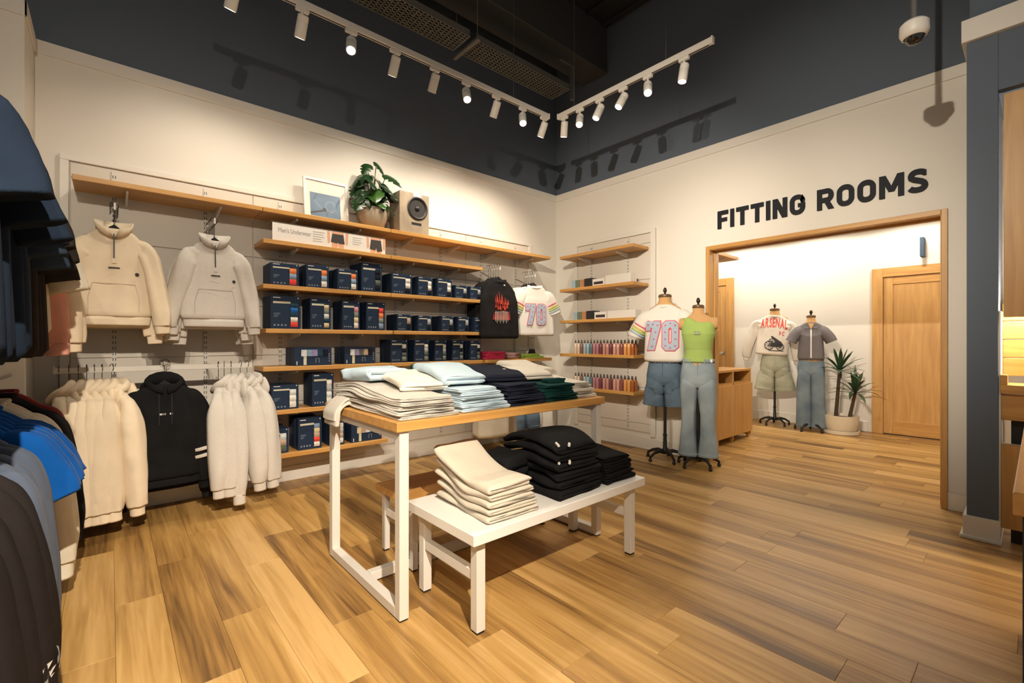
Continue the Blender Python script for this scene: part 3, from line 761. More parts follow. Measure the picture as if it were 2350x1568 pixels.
def top(name, label, cat, loc, m, rz=0.0, group=None, L=0.63, W=0.21, D=0.06, SH=0.18, NK=0.075, slope=0.06, neck='crew', sleeves='long',
        seed=1, fold=0.008, hem=0.05, cuff=0.06, lowres=False, spread=0.0, sl_len=1.0, ry=0.75, tilt=0.0, bulge=1.0, rib_m=None, swing=(0, 0), ribbed=True, arms=(1, -1), flare=0.0, yd=0.0, slim=1.0, drape=False, short_k=1.0):
    t = thing(name, label, cat, loc, rz, group, 0.0, tilt)
    rm = rib_m or m
    h0 = -L + (hem if ribbed else 0)
    keys = [(h0, W * 0.95 + flare, D * 0.9, yd), (h0 + 0.03, W * 1.03 + flare, D * 1.05 * bulge, yd), (-L * 0.62, W * 1.0 + flare * 0.5, D * bulge, yd * 0.6), (-L * 0.36, W * 0.97, D * 0.98, yd * 0.3), (-0.17, SH * 1.04, D * 0.92, 0),
            (-slope - 0.025, SH * 1.0, D * 0.72, 0), (-slope * 0.75, SH * 0.82, D * 0.66, 0), (-slope * 0.35, lerp(NK, SH, 0.38), D * 0.64, 0), (0.0, NK, D * 0.66, 0)]
    n, nr = (24, 16) if lowres else (44, 34)
    obj('body', body_g(keys, n, nr, fold, seed), m, t, 'all')
    if ribbed:
        k2 = [(-L, W * 0.90 + flare, D * 0.84, yd), (-L + 0.008, W * 0.93 + flare, D * 0.9, yd), (h0 + 0.002, W * 0.955 + flare, D * 0.92, yd)]
        obj('hem_rib', body_g(k2, n, 3, fold * 0.6, seed + 9), rm, t, 'all')
    if sleeves == 'long':
        for s in arms:
            sw = swing[0] if s > 0 else swing[1]
            k = sl_len
            q = slim
            pts = [(s * (SH - 0.075), 0, -slope - 0.022, 0.046, D * 0.60), (s * (SH - 0.038), 0, -slope - 0.045, 0.062, D * 0.70), (s * (SH - 0.006 + spread * 0.3), sw * 0.1, -0.16 * k, 0.074 * q, 0.070 * ry), (s * (SH + 0.026 + spread * 0.65), sw * 0.4, -0.33 * k, 0.070 * q, 0.072 * ry),
                   (s * (SH + 0.045 + spread * 0.95), sw * 0.8, -0.49 * k, 0.062 * q, 0.066 * ry), (s * (SH + 0.050 + spread), sw, -0.575 * k, 0.050 * q, 0.052 * ry)]
            sl = obj('sleeve', sleeve_g(pts, 16 if lowres else 22, 4 if lowres else 7, fold * 1.25, seed + s), m, t, 'all')
            e = pts[-1]; d = Vector(pts[-1][:3]) - Vector(pts[-2][:3]); d.normalize()
            c0 = Vector(e[:3]) - d * 0.012; c1 = c0 + d * cuff
            obj('cuff', sleeve_g([(*c0, 0.044, 0.044 * ry), (*lerp(c0, c1, 0.5), 0.042, 0.042 * ry), (*c1, 0.040, 0.042 * ry)], 16, 3, 0.001, 2), rm, sl, 'all')
    elif sleeves == 'short':
        for s in arms:
            if drape:
                pts = [(s * (SH - 0.065), 0, -slope - 0.055, 0.088, D * 0.7), (s * (SH - 0.015), 0, -0.15, 0.088, D * 0.85), (s * (SH + 0.025 + spread * 0.6), 0, -0.25, 0.088, D * 0.9), (s * (SH + 0.045 + spread), 0, -0.335, 0.086, D * 0.95)]
                if short_k != 1.0: pts = [(a_, b_, -0.10 + (c_ + 0.10) * short_k if c_ < -0.11 else c_, r0_ * 0.85, r1_) for a_, b_, c_, r0_, r1_ in pts]
            else: pts = [(s * (SH - 0.06), 0, -slope - 0.05, 0.10, D * 0.7), (s * (SH + 0.02 + spread * 0.4), 0, -0.12, 0.105, D * 0.78), (s * (SH + 0.08 + spread * 0.8), 0, -0.20, 0.10, D * 0.72), (s * (SH + 0.115 + spread), 0, -0.265, 0.098, D * 0.70)]
            obj('sleeve', sleeve_g(pts, 20, 5, fold, seed + s), m, t, 'all')
    if neck == 'crew':
        rings = []
        for a in range(9):
            an = 2 * PI * a / 8
            rings.append([((NK + 0.004 + 0.009 * math.cos(an)) * math.cos(b) , (D * 0.66 + 0.006 * math.cos(an)) * math.sin(b) , 0.004 - 0.028 * max(0, -math.sin(b)) + 0.011 * math.sin(an)) for b in [2 * PI * k / 28 for k in range(28)]])
        obj('collar', G().loft(rings, False, False), rm, t, 'all')
    elif neck == 'mock':
        # open standing collar: a band that splays out with a V at the front
        for s in (-1, 1):
            P = []
            for i in range(11):
                a = lerp(-PI * 0.5 + 0.02, PI * 0.5, i / 10)
                rx = NK + 0.012; ryy = D * 0.66 + 0.010
                x = s * rx * math.cos(a); y = ryy * math.sin(a)
                fr = max(0.0, -math.sin(a))
                op = 0.050 * fr ** 1.3
                P.append(((x * 1.04, y * 1.06, -0.020 - 0.05 * fr ** 2), (x * 1.12 + s * 0.026 * fr, y * 1.16 - 0.014 * fr, 0.052 - op * 1.05), (x * 1.04 + s * 0.026 * fr, y * 1.06 - 0.010 * fr, 0.055 - op * 1.05), (x * 0.94, y * 0.94, -0.012 - 0.05 * fr ** 2)))
            obj('collar', G().loft([list(p) for p in P], True, True), m, t, 'all')
    elif neck == 'hood':
        # hood lies folded back: a roll round the neck and a soft bag behind it
        rings = []
        for i in range(15):
            a = lerp(-PI * 0.46, PI * 1.46, i / 14)
            fr = max(0.0, -math.sin(a)); bk = max(0.0, math.sin(a))
            cx_, cy_, cz_ = (NK + 0.020) * math.cos(a), (D * 0.66 + 0.014) * math.sin(a), 0.012 - 0.055 * fr ** 2 + 0.028 * bk
            rr = 0.020 + 0.020 * bk
            o_ = Vector((math.cos(a), math.sin(a), 0))
            rings.append([Vector((cx_, cy_, cz_)) + o_ * rr * math.cos(q) * 0.8 + Vector((0, 0, 1)) * rr * math.sin(q) * 1.15 for q in [2 * PI * k / 12 for k in range(12)]])
        hd_ = obj('hood', G().loft(rings, True, True), m, t, 'all')
        g = G(); rings = []
        for i in range(9):
            u = i / 8
            zz = 0.045 - 0.20 * u; wv = (0.085 + 0.05 * math.sin(PI * min(1, u * 1.15))) * (1 - 0.55 * max(0, u - 0.7) / 0.3); dv = 0.034 * math.sin(PI * (0.15 + 0.8 * u)) + 0.006
            yy = D * 0.66 + 0.028
            rings.append([(wv * math.cos(q), yy + dv * math.sin(q) + noise.noise(Vector((q * 2, u * 4, seed))) * 0.006, zz) for q in [2 * PI * k / 20 for k in range(20)]])
        obj('hood_bag', g.loft(rings, True, True), m, hd_, 'all')
    return t, front_fn(keys), keys
def decal(name, t, ff, polys, m, off=0.006, dx=0.0, dz=0.0):
    g = G()
    for v, f in polys: g.add([(x, ff(x, z) - off, z) for x, z in [(p[0] + dx, p[1] + dz) for p in v]], f)
    return obj(name, g, m, t)
def rect_grid(x0, x1, z0, z1, nx=6, nz=4):
    v = [(lerp(x0, x1, i / nx), lerp(z0, z1, j / nz)) for j in range(nz + 1) for i in range(nx + 1)]
    f = [(j * (nx + 1) + i, j * (nx + 1) + i + 1, (j + 1) * (nx + 1) + i + 1, (j + 1) * (nx + 1) + i) for j in range(nz) for i in range(nx)]
    return v, f
def ngon(pts):
    return pts, [tuple(range(len(pts)))]
# hanger: velvet body and wire hook, hook axis along local y so the garment hangs in the local x-z plane
HANGM = mat('black_velvet', (0.010, 0.010, 0.011), 0.9)
WIRE = mat('dark_hanger_wire', (0.06, 0.055, 0.05), 0.35, metal=0.8)
def hanger_mesh():
    g = G(); P = []
    for i in range(13):
        u = (i - 6) / 6
        P.append((u * 0.150, 0, -0.012 - 0.128 * abs(u) ** 1.05))
    rings = []
    for i, p in enumerate(P):
        u = abs(i - 6) / 6; h = 0.032 - 0.018 * u
        rings.append([(p[0], -0.006, p[2] - h), (p[0], -0.006, p[2] + 0.0), (p[0], 0.006, p[2] + 0.0), (p[0], 0.006, p[2] - h)])
    g.loft(rings)
    hk = [(0, 0, -0.015), (0, 0, 0.090)]
    for k in range(10):
        a = lerp(-PI * 0.5, PI * 0.95, k / 9)
        hk.append((0.022 * math.cos(a) * 1.0, 0, 0.113 + 0.024 * math.sin(a)))
    return mesh_of('hanger_body', g, HANGM), mesh_of('hanger_hook', G().tube(hk, 0.0022, 6), WIRE, True)
HB_, HH_ = hanger_mesh()
def hanger(label, loc, rz=0.0, group='black velvet hangers'):
    t = thing('clothes_hanger', label, 'hanger', loc, rz, group)
    obj('shoulder_bar', HB_, None, t); obj('hook', HH_, None, t)
    return t
CREAM = fabric('cream_fleece', (0.78, 0.66, 0.50), 0.05)
GREYF = fabric('light_heather_fleece', (0.62, 0.585, 0.54), 0.03, vscale=60)
BLACKF = fabric('black_fleece', (0.010, 0.010, 0.011), 0.2)
NAVYF = fabric('navy_cotton', (0.011, 0.019, 0.036), 0.15)
CHARF = fabric('charcoal_fleece', (0.019, 0.0155, 0.0155), 0.12)
SLATEF = fabric('slate_blue_fleece', (0.085, 0.108, 0.16), 0.08)
BLUEF = fabric('cobalt_cotton', (0.004, 0.085, 0.36), 0.08)
IVORYF = fabric('ivory_cotton', (0.74, 0.68, 0.56), 0.05)
MAROONF = fabric('maroon_cotton', (0.16, 0.022, 0.020), 0.12)
PINKF = fabric('salmon_pink_fleece', (0.72, 0.36, 0.29), 0.07)
ZIPM = mat('dark_zip_tape', (0.04, 0.035, 0.03), 0.5)
TAGB = mat('black_stitched_tag', (0.015, 0.014, 0.013), 0.7)

def pullover(label, loc, m, seed, group, front, arms=(1, -1), **kw):
    t, ff, keys = top('pullover', label, 'pullover', loc, m, 0.0, group, L=0.63, W=0.200, D=0.046 if front else 0.021, SH=0.165, NK=0.074, slope=0.078, neck='mock' if front else None, seed=seed, fold=0.017, hem=0.055, cuff=0.065, lowres=not front, ry=0.8 if front else 0.32, arms=arms, **kw)
    if front:
        decal('zip', t, ff, [rect_grid(-0.005, 0.003, -0.20, -0.035, 1, 8)], ZIPM, 0.008)
        decal('zip_pull', t, ff, [rect_grid(-0.011, 0.011, -0.228, -0.198, 2, 2)], m, 0.012)
        decal('stitched_tag', t, ff, [rect_grid(-0.028, 0.028, -0.262, -0.254, 4, 1)], TAGB, 0.010)
        decal('chest_badge', t, ff, [ngon([(0.115 + 0.011 * math.cos(a), -0.292 + 0.011 * math.sin(a)) for a in [2 * PI * k / 12 for k in range(12)]])], TAGB, 0.010)
        pk = [(-0.125, -0.54), (-0.125, -0.45), (-0.105, -0.36), (0.105, -0.36), (0.125, -0.45), (0.125, -0.54)]
        def strip(a, b, w_=0.0022):
            d = Vector((b[0] - a[0], b[1] - a[1])); l = d.length; nrm = Vector((-d.y, d.x)) / l * w_
            v = []; f = []
            for i in range(7):
                p = Vector(a) + d * i / 6; v += [tuple(p + nrm), tuple(p - nrm)]
            return v, [(2 * i, 2 * i + 1, 2 * i + 3, 2 * i + 2) for i in range(6)]
        decal('pocket_seam', t, ff, [strip(a, b) for a, b in zip(pk, pk[1:])], mat('seam_' + m.name, tuple(c * 0.72 for c in m.node_tree.nodes['Principled BSDF'].inputs['Base Color'].default_value[:3]), 0.9), 0.007)
    return t
for who, xc, m, cnt in (('cream', 0.0, CREAM, 9), ('light grey', 0.578, GREYF, 7)):
    for k in range(cnt):
        y = 3.985 + k * 0.046
        j = 0 if k == 0 else random.uniform(-0.016, 0.016)
        pullover('%s quarter-zip pullover, %s' % (who, 'front one on its arm' if k == 0 else '%s behind the front one' % ORD[k - 1]), (xc + 0.02 * (who == 'cream') + j, y, 1.985 + (0 if k == 0 else random.uniform(-0.03, 0.0))), m, 3 + k + 20 * (who == 'cream'), who + ' pullovers on a face-out arm', k == 0,
                 spread=0.035 if k == 0 else random.uniform(0.0, 0.05), sl_len=1.10 if k == 0 else random.uniform(1.08, 1.22), slim=0.88, swing=(-0.03, 0.03) if k == 0 else (0, 0))
        if k < 8: hanger('black hanger on the %s pullover arm, %s from the front' % (who, ORD[k]), (xc + 0.02 * (who == 'cream'), y, 2.028), 0.0)

# ---- tops on the rail
XC = [-0.245, -0.200, -0.155, -0.115, -0.078, -0.040, 0.008]
for k, x in enumerate(XC):
    rz = R(-90 + (2, 4, 3, 6, 4, 8, 27)[k])
    lab = 'cream hooded top on the rail, %s from the left' % ORD[k]
    top('hooded_top', lab, 'hooded top', (x + 0.01, 4.06, 0.925), CREAM, rz, 'cream hooded tops on the rail', L=0.72, W=0.21, D=0.058, SH=0.185, neck='hood', seed=40 + k, fold=0.012, ry=0.9, sl_len=1.30, spread=-0.02, swing=(0.02, 0.0), cuff=0.075)
    hanger('black hanger carrying the %s cream hooded top' % ORD[k], (x, 4.10, 0.962), rz)
XG = [0.62, 0.657, 0.703, 0.765, 0.812]
for k, x in enumerate(XG):
    rz = R(-90 + (-16, -9, -6, 12, 24)[k])
    top('hooded_top', 'light grey hooded top on the rail, %s from the left' % ORD[k], 'hooded top', (x + 0.01, 4.06, 0.925), GREYF, rz, 'grey hooded tops on the rail', L=0.72, W=0.21, D=0.058, SH=0.185, neck='hood', seed=60 + k, fold=0.012, ry=0.95, sl_len=1.26 + (0.12 if k == 2 else 0), spread=0.0, swing=(0.02, 0.0), cuff=0.075)
    hanger('black hanger carrying the %s grey hooded top' % ORD[k], (x, 4.10, 0.962), rz)
t, ff, keys = top('hooded_top', 'black hooded top facing out from the middle of the rail', 'hooded top', (0.285, 3.985, 0.955), BLACKF, 0, None, L=0.70, W=0.235, D=0.07, SH=0.195, neck='hood', seed=77, fold=0.012, ry=0.9, sl_len=1.22, spread=-0.01, cuff=0.07)
g_ = []
for k, wv in enumerate((0.007, 0.006, 0.003, 0.003, 0.003, 0.0, 0.0, 0.006, 0.007)):
    if wv: g_.append(rect_grid(-0.036 + k * 0.0085, -0.036 + k * 0.0085 + wv, -0.205, -0.193, 1, 1))
decal('chest_print', t, ff, g_, PRW, 0.010)
for s in (-1, 1): decal('drawcord', t, ff, [rect_grid(s * 0.035 - 0.003, s * 0.035 + 0.003, -0.27, -0.06, 1, 8)], HANGM, 0.012)
WHF = fabric('white_sleeve_band', (0.62, 0.57, 0.52), 0.05)
for zc in (-0.455, -0.505):
    obj('sleeve_band', sleeve_g([(0.222, -0.004, zc, 0.078, 0.076), (0.226, -0.004, zc - 0.022, 0.077, 0.075)], 22, 3, 0.002, 3), WHF, t, 'all')
top('hooded_top', 'black hooded top hidden behind the front black one', 'hooded top', (0.30, 4.05, 0.935), BLACKF, 0, None, L=0.72, W=0.22, D=0.05, SH=0.19, neck='hood', seed=78, sl_len=1.36, spread=0.01, lowres=True)
hanger('black hanger carrying the black hooded top', (0.285, 3.985, 0.995))
hanger('black hanger behind the black hooded top', (0.297, 4.03, 0.985))
# ------------------------------------------------------------------ two-tier rack along the left side
RX = -0.44
for z, l, y0 in ((1.055, 'lower', 1.15), (2.06, 'upper', 1.35)):
    t = thing('hanging_rail', 'steel hanging rail of the %s left rack' % l, 'rail', (RX, y0, z))
    obj('bar', G().tube([(0, 0, 0), (0, 3.93 - y0, 0)], 0.012, 12), CHROME, t, True)
    for y in (0.3, 2.0): obj('arm', G().box(-0.555, 0, y - 0.008, y + 0.008, -0.03, -0.008), METALW, t)
CLH = mat('clear_hanger_clip', (0.5, 0.5, 0.5), 0.3)
def rack_item(kind, label, y, zn, m, seed, group, rot=0.0, dx=0.0, **kw):
    base = dict(W=0.225, D=0.05, SH=0.195, slope=0.085, drape=True, neck='crew', seed=seed, fold=0.010, lowres=False)
    base.update(kw)
    t, ff, keys = top({'tee': 'tee', 'hood': 'hooded_top', 'jacket': 'jacket'}[kind], label, {'tee': 'tee', 'hood': 'hooded top', 'jacket': 'jacket'}[kind], (RX + dx, y, zn), m, R(rot), group, **base)
    hanger('hanger of the ' + label.replace(' on the ', ' of the ').replace('long-sleeved ', '').replace(' with bunched sleeve', ''), (RX + dx, y, zn + 0.040), R(rot), 'black velvet hangers')
    return t, ff, keys
# lower tier, front to back
GRAPH = mat('white_cracked_print', (0.60, 0.58, 0.56), 0.7)
y = 1.36
for k in range(6):
    t, ff, keys = rack_item('hood', 'charcoal sweatshirt, %s from the front on the lower left rack' % ORD[k], y, 0.935, CHARF, 100 + k, 'charcoal sweatshirts on the lower left rack', rot=random.uniform(-5, 3), dx=(-0.085, -0.06, -0.035, -0.02, -0.005, 0.0)[k], L=0.74, neck='crew', sl_len=1.30, ry=0.95, spread=0.02 + 0.012 * random.random(), D=0.055, arms=(1, -1), cuff=0.08)
    # graphic round the sleeve just over the cuff
    if k in (1, 3, 4):
        rr = random.Random(k); sp = 0.22 + 0.03
        for q in range(16):
            a0 = rr.uniform(-1.9, 0.7); z0 = -0.655 + rr.uniform(-0.05, 0.05); ln = rr.uniform(0.012, 0.035); th = rr.uniform(0.004, 0.008); sl = rr.uniform(-0.6, 0.6)
            v = []
            for i in range(5):
                for s in (-1, 1):
                    zz = z0 + ln * (i / 4 - 0.5) * 1.4; an = a0 + sl * (i / 4) + s * th / 0.066
                    u = (zz + 0.575 * 1.3) / (0.575 * 1.3 - 0.49 * 1.3)
                    rx = lerp(0.050, 0.064, min(1, max(0, u))) + 0.004
                    v.append((0.195 + 0.049 + 0.022 + rx * math.cos(an), rx * 1.0 * math.sin(an), zz))
            obj('sleeve_print', G().add(v, [(2 * i, 2 * i + 1, 2 * i + 3, 2 * i + 2) for i in range(4)]), GRAPH, t)
    y += 0.135
for k in range(4):
    rack_item('hood', 'slate blue sweatshirt, %s from the front on the lower left rack' % ORD[k], y, 0.945, SLATEF, 120 + k, 'slate blue sweatshirts on the lower left rack', rot=random.uniform(-4, 3), L=0.72, sl_len=1.28, ry=0.68, spread=0.0, D=0.045, cuff=0.08)
    y += 0.10
for k in range(6):
    rack_item('tee', 'cobalt blue tee, %s from the front on the lower left rack' % ORD[k], y, 0.955, BLUEF, 140 + k, 'cobalt tees on the lower left rack', rot=random.uniform(-4, 4), L=0.70, sleeves='short', ribbed=False, spread=0.035, D=0.042, fold=0.012)
    y += 0.085
for k in range(3):
    rack_item('hood', 'ivory long-sleeved top, %s from the front on the lower left rack' % ORD[k], y, 0.965, IVORYF, 160 + k, 'ivory tops on the lower left rack', rot=random.uniform(-3, 3), L=0.72, sl_len=1.34, ry=0.9, spread=0.02, D=0.05, cuff=0.09)
    y += 0.07
for k in range(3):
    t, ff, keys = rack_item('jacket', 'black jacket, %s from the front on the lower left rack' % ORD[k], y, 0.975, BLACKF, 170 + k, 'black jackets on the lower left rack', rot=random.uniform(-2, 4), L=0.72, sl_len=1.25, ry=0.8, spread=0.04, D=0.045)
    if k == 2:
        for zc in (-0.47, -0.56): obj('sleeve_stripe', sleeve_g([(0.255, 0, zc, 0.068, 0.058), (0.258, 0, zc - 0.07, 0.066, 0.056)], 18, 2, 0.001, 1), MAROONF, t, 'all')
        for zc in (-0.455, -0.545): obj('sleeve_stripe', sleeve_g([(0.252, 0, zc, 0.0685, 0.0585), (0.254, 0, zc - 0.014, 0.0685, 0.0585)], 18, 2, 0.001, 1), WHF, t, 'all')
    y += 0.06
rack_item('jacket', 'maroon top, rearmost on the lower left rack', y, 0.99, MAROONF, 180, None, L=0.66, sl_len=1.1, D=0.045)
# upper tier, front to back
y = 1.72
for k in range(5):
    rack_item('tee', 'navy tee, %s from the front on the upper left rack' % ORD[k], y, 1.945, NAVYF, 200 + k, 'navy tees on the upper left rack', rot=(-4, 10, -14, 12, -8)[k], L=0.74 + 0.02 * (k % 2), sleeves='short', ribbed=False, spread=(0.0, 0.035, 0.01, 0.04, 0.0)[k], short_k=(1.0, 1.12, 0.9, 1.15, 0.95)[k], SH=0.20, W=0.235, D=0.05, fold=0.016)
    y += 0.13
INDIGO = fabric('indigo_denim', (0.030, 0.048, 0.080), 0.15)
for k in range(3):
    rack_item('tee', 'indigo tee, %s behind the navy tees on the upper left rack' % ORD[k], y, 1.945, INDIGO, 215 + k, 'indigo tees on the upper left rack', rot=(14, -10, 18)[k], short_k=(1.2, 1.05, 1.3)[k], L=0.74, sleeves='short', ribbed=False, spread=0.02, SH=0.195, D=0.045, fold=0.014)
    y += 0.10
for k in range(4):
    t, ff, keys = rack_item('tee', 'faded black tee, %s of four on the upper left rack' % ORD[k], y, 1.945, fabric('faded_black_cotton', (0.028, 0.024, 0.022), 0.15), 225 + k, 'faded black tees on the upper left rack', rot=(-12, 16, 0, 14)[k], short_k=(1.0, 1.25, 1.1, 1.35)[k], L=0.76, sleeves='short', ribbed=False, spread=0.03, SH=0.195, D=0.045, fold=0.014)
    y += 0.095
t, ff, keys = rack_item('hood', 'ivory shirt with bunched sleeve on the upper left rack', y, 1.94, IVORYF, 240, None, L=0.66, sleeves='short', ribbed=False, spread=0.05, D=0.06, SH=0.20, fold=0.02, short_k=1.5, rot=10)
y += 0.10
for k in range(2):
    rack_item('hood', 'salmon pink sweatshirt, %s on the upper left rack' % ('nearer' if k == 0 else 'farther'), y, 1.93, PINKF, 245 + k, 'salmon sweatshirts on the upper left rack', rot=4 * k, L=0.68, sl_len=1.22, spread=0.0, D=0.045, ry=0.6, slim=0.75)
    y += 0.07
for k in range(2):
    rack_item('hood', 'pale cream long-sleeved top, %s at the back of the upper left rack' % ('nearer' if k == 0 else 'farther'), y, 1.93, CREAM, 250 + k, 'cream tops at the back of the upper left rack', L=0.66, sl_len=1.2, spread=0.04, D=0.045)
    y += 0.06

# ------------------------------------------------------------------ tees on the face-out arms by the corner
TEEB = fabric('washed_black_cotton', (0.017, 0.016, 0.017), 0.2)
TEEW = fabric('white_jersey', (0.76, 0.73, 0.68), 0.03)
RED = mat('red_flame_print', (0.34, 0.018, 0.014), 0.7); ORANGE = mat('orange_flame_print', (0.55, 0.075, 0.035), 0.7); SILV = mat('silver_letter_print', (0.55, 0.50, 0.45), 0.6)
for k in range(6):
    t, ff, keys = top('tee', 'black sleeveless tee with red flame print, ' + ('front one' if k == 0 else '%s behind the front one' % ORD[k - 1]), 'tee', (3.355 + (0 if k == 0 else random.uniform(-0.015, 0.015)) - 0.02, 4.04 + k * 0.046 + 0.03 * (k > 0), 1.945), TEEB, R(-10), 'flame print tees', L=0.66, W=0.245, D=0.05 if k == 0 else 0.021, SH=0.205, NK=0.085, slope=0.10, sleeves=None, ribbed=False, seed=300 + k, fold=0.010, lowres=k > 0, neck='crew' if k == 0 else None)
    if k == 0:
        rr = random.Random(5)
        for q in range(24):
            x0 = lerp(-0.08, 0.08, (q % 12) / 11) + rr.uniform(-0.006, 0.006); h = rr.uniform(0.06, 0.15) * (1.1 - 0.5 * abs(x0) / 0.08); wv = rr.uniform(0.007, 0.012); z0 = -0.33 + (0.06 if q > 11 else 0.0) + rr.uniform(-0.015, 0.015); b0 = rr.uniform(-0.014, 0.014)
            pts = [(x0 - wv, z0), (x0 + wv, z0 + 0.006), (x0 + wv * 0.7 + b0 * 0.6, z0 + h * 0.5), (x0 + b0, z0 + h), (x0 - wv * 0.5 + b0 * 0.8, z0 + h * 0.45)]
            decal('flame_print', t, ff, [ngon(pts)], (RED, RED, ORANGE)[q % 3], 0.010 + 0.0008 * (q % 3))
        for q in range(9):
            x0 = lerp(-0.10, 0.10, q / 8); z0 = -0.40
            decal('flame_print', t, ff, [ngon([(x0 - 0.016, z0 - 0.05), (x0 + 0.016, z0 - 0.05), (x0 + 0.004, z0 + rr.uniform(0.03, 0.08))])], RED, 0.0095 + 0.0006 * (q % 2))
        for q in range(9):
            x0 = lerp(-0.080, 0.080, q / 8); z1 = -0.355 - 0.01 * abs(q - 5) / 5
            decal('gothic_stroke', t, ff, [ngon([(x0 - 0.004, -0.455 - 0.02 * (q % 2)), (x0 + 0.001, -0.475 - 0.02 * (q % 2)), (x0 + 0.004, -0.45), (x0 + 0.0035, z1), (x0 - 0.0035, z1 + 0.008), (x0 - 0.007, z1 - 0.004), (x0 - 0.0035, z1 - 0.012)])], SILV, 0.013)
        decal('neck_label', t, ff, [rect_grid(0.035, 0.055, -0.062, -0.050, 1, 1)], PRW, 0.012)
    if k < 5: hanger('black hanger on the flame tee arm, %s from the front' % ORD[k], (3.335, 4.055 + k * 0.046, 2.005), R(-10))
# athletic numeral outlines (0..1 wide, 0..1.35 tall)
def num7(w_, h, th):
    return [(0, h), (w_, h), (w_, h - th * 0.9), (w_ * 0.62, 0), (w_ * 0.62 - th * 1.15, 0), (w_ - th * 1.25, h - th * 1.02), (th * 0.85, h - th * 1.02), (th * 0.85, h - th * 1.5), (0, h - th * 1.5)]
def num0(w_, h, th, c):
    o = [(c, 0), (w_ - c, 0), (w_, c), (w_, h - c), (w_ - c, h), (c, h), (0, h - c), (0, c)]
    i = [(c + th * 0.75, th), (w_ - c - th * 0.75, th), (w_ - th, c + th * 0.75), (w_ - th, h - c - th * 0.75), (w_ - c - th * 0.75, h - th), (c + th * 0.75, h - th), (th, h - c - th * 0.75), (th, c + th * 0.75)]
    return o + i, [(k, (k + 1) % 8, 8 + (k + 1) % 8, 8 + k) for k in range(8)]
PINKP = mat('hot_pink_print', (0.72, 0.10, 0.16), 0.7); SKYP = mat('powder_blue_print', (0.40, 0.48, 0.60), 0.7); PURP = mat('magenta_star_print', (0.55, 0.10, 0.22), 0.7)
def offset_poly(p, d):
    n = len(p); out = []
    for i in range(n):
        a, b, c = Vector(p[i - 1]), Vector(p[i]), Vector(p[(i + 1) % n])
        e1 = (b - a).normalized(); e2 = (c - b).normalized(); n1 = Vector((e1.y, -e1.x)); n2 = Vector((e2.y, -e2.x))
        m_ = (n1 + n2); k = max(0.4, 1 + n1.dot(n2)); out.append(tuple(b + m_ / k * d))
    return out
def star(x, z, r): return ngon([(x + (r if k % 2 == 0 else r * 0.42) * math.sin(PI * k / 5), z + (r if k % 2 == 0 else r * 0.42) * math.cos(PI * k / 5)) for k in range(10)])
def number70(t, ff, x0, z0, w_, h, off=0.008):
    th = w_ * 0.42
    p7 = [(x0 + a, z0 + b) for a, b in num7(w_, h, th)]
    area = sum(p7[i - 1][0] * p7[i][1] - p7[i][0] * p7[i - 1][1] for i in range(len(p7)))
    d = 1 if area > 0 else -1
    o7 = offset_poly(p7, d * w_ * 0.055)
    def tri(p):
        bm = bmesh.new(); vs_ = [bm.verts.new((a, b, 0)) for a, b in p]; f_ = bm.faces.new(vs_)
        r = bmesh.ops.triangulate(bm, faces=[f_]); bm.verts.index_update()
        v = [(q.co.x, q.co.y) for q in bm.verts]; f = [tuple(q.index for q in ff_.verts) for ff_ in bm.faces]; bm.free(); return v, f
    decal('number_outline', t, ff, [tri(o7)], PINKP, off); decal('number_fill', t, ff, [tri(p7)], SKYP, off + 0.0025)
    xz = x0 + w_ * 1.14
    v, f = num0(w_ * 0.98, h, th * 0.92, w_ * 0.22); v = [(a + xz, b + z0) for a, b in v]
    e = w_ * 0.055
    v2, f2 = num0(w_ * 0.98 + 2 * e, h + 2 * e, th * 0.92 + 2 * e, w_ * 0.22 + e * 0.6); v2 = [(a + xz - e, b + z0 - e) for a, b in v2]
    decal('number_outline', t, ff, [(v2, f2)], PINKP, off); decal('number_fill', t, ff, [(v, f)], SKYP, off + 0.0025)
    st = [(0.18, 0.88), (0.5, 0.90), (0.82, 0.86), (0.70, 0.62), (0.58, 0.38), (0.46, 0.13)]
    st2 = [(0.20, 0.85), (0.5, 0.92), (0.80, 0.85), (0.82, 0.62), (0.82, 0.38), (0.80, 0.15), (0.5, 0.08), (0.20, 0.15), (0.18, 0.38), (0.18, 0.62)]
    for a, b in st: decal('number_star', t, ff, [star(x0 + a * w_, z0 + b * h, w_ * 0.085)], PURP, off + 0.0045)
    for a, b in st2: decal('number_star', t, ff, [star(xz + a * w_, z0 + b * h, w_ * 0.085)], PURP, off + 0.0045)
STR = [mat('stripe_pink', (0.72, 0.12, 0.20), 0.8), mat('stripe_yellow', (0.75, 0.55, 0.18), 0.8), mat('stripe_lime', (0.42, 0.58, 0.14), 0.8), mat('stripe_sky', (0.36, 0.48, 0.60), 0.8)]
def sleeve_stripes(t, SH, spread, D, sides=(1, -1), r=0.101, drape=False):
    for s in sides:
        for q, m in enumerate(STR):
            u0 = 0.34 + q * 0.135; u1 = u0 + (0.05 if q == 0 else 0.085)
            def P(u):
                return (s * lerp(SH + 0.02 + spread * 0.4, SH + 0.115 + spread, u), 0, lerp(-0.12, -0.265, u), r, D * 0.74 + 0.004)
            if drape:
                def P(u): return (s * lerp(SH - 0.015, SH + 0.045 + spread, u), 0, lerp(-0.15, -0.335, u), 0.091, D * 0.95 + 0.003)
            obj('sleeve_stripe', sleeve_g([P(u0), P((u0 + u1) / 2), P(u1)], 20, 2, 0.0015, 4), m, t, 'all')
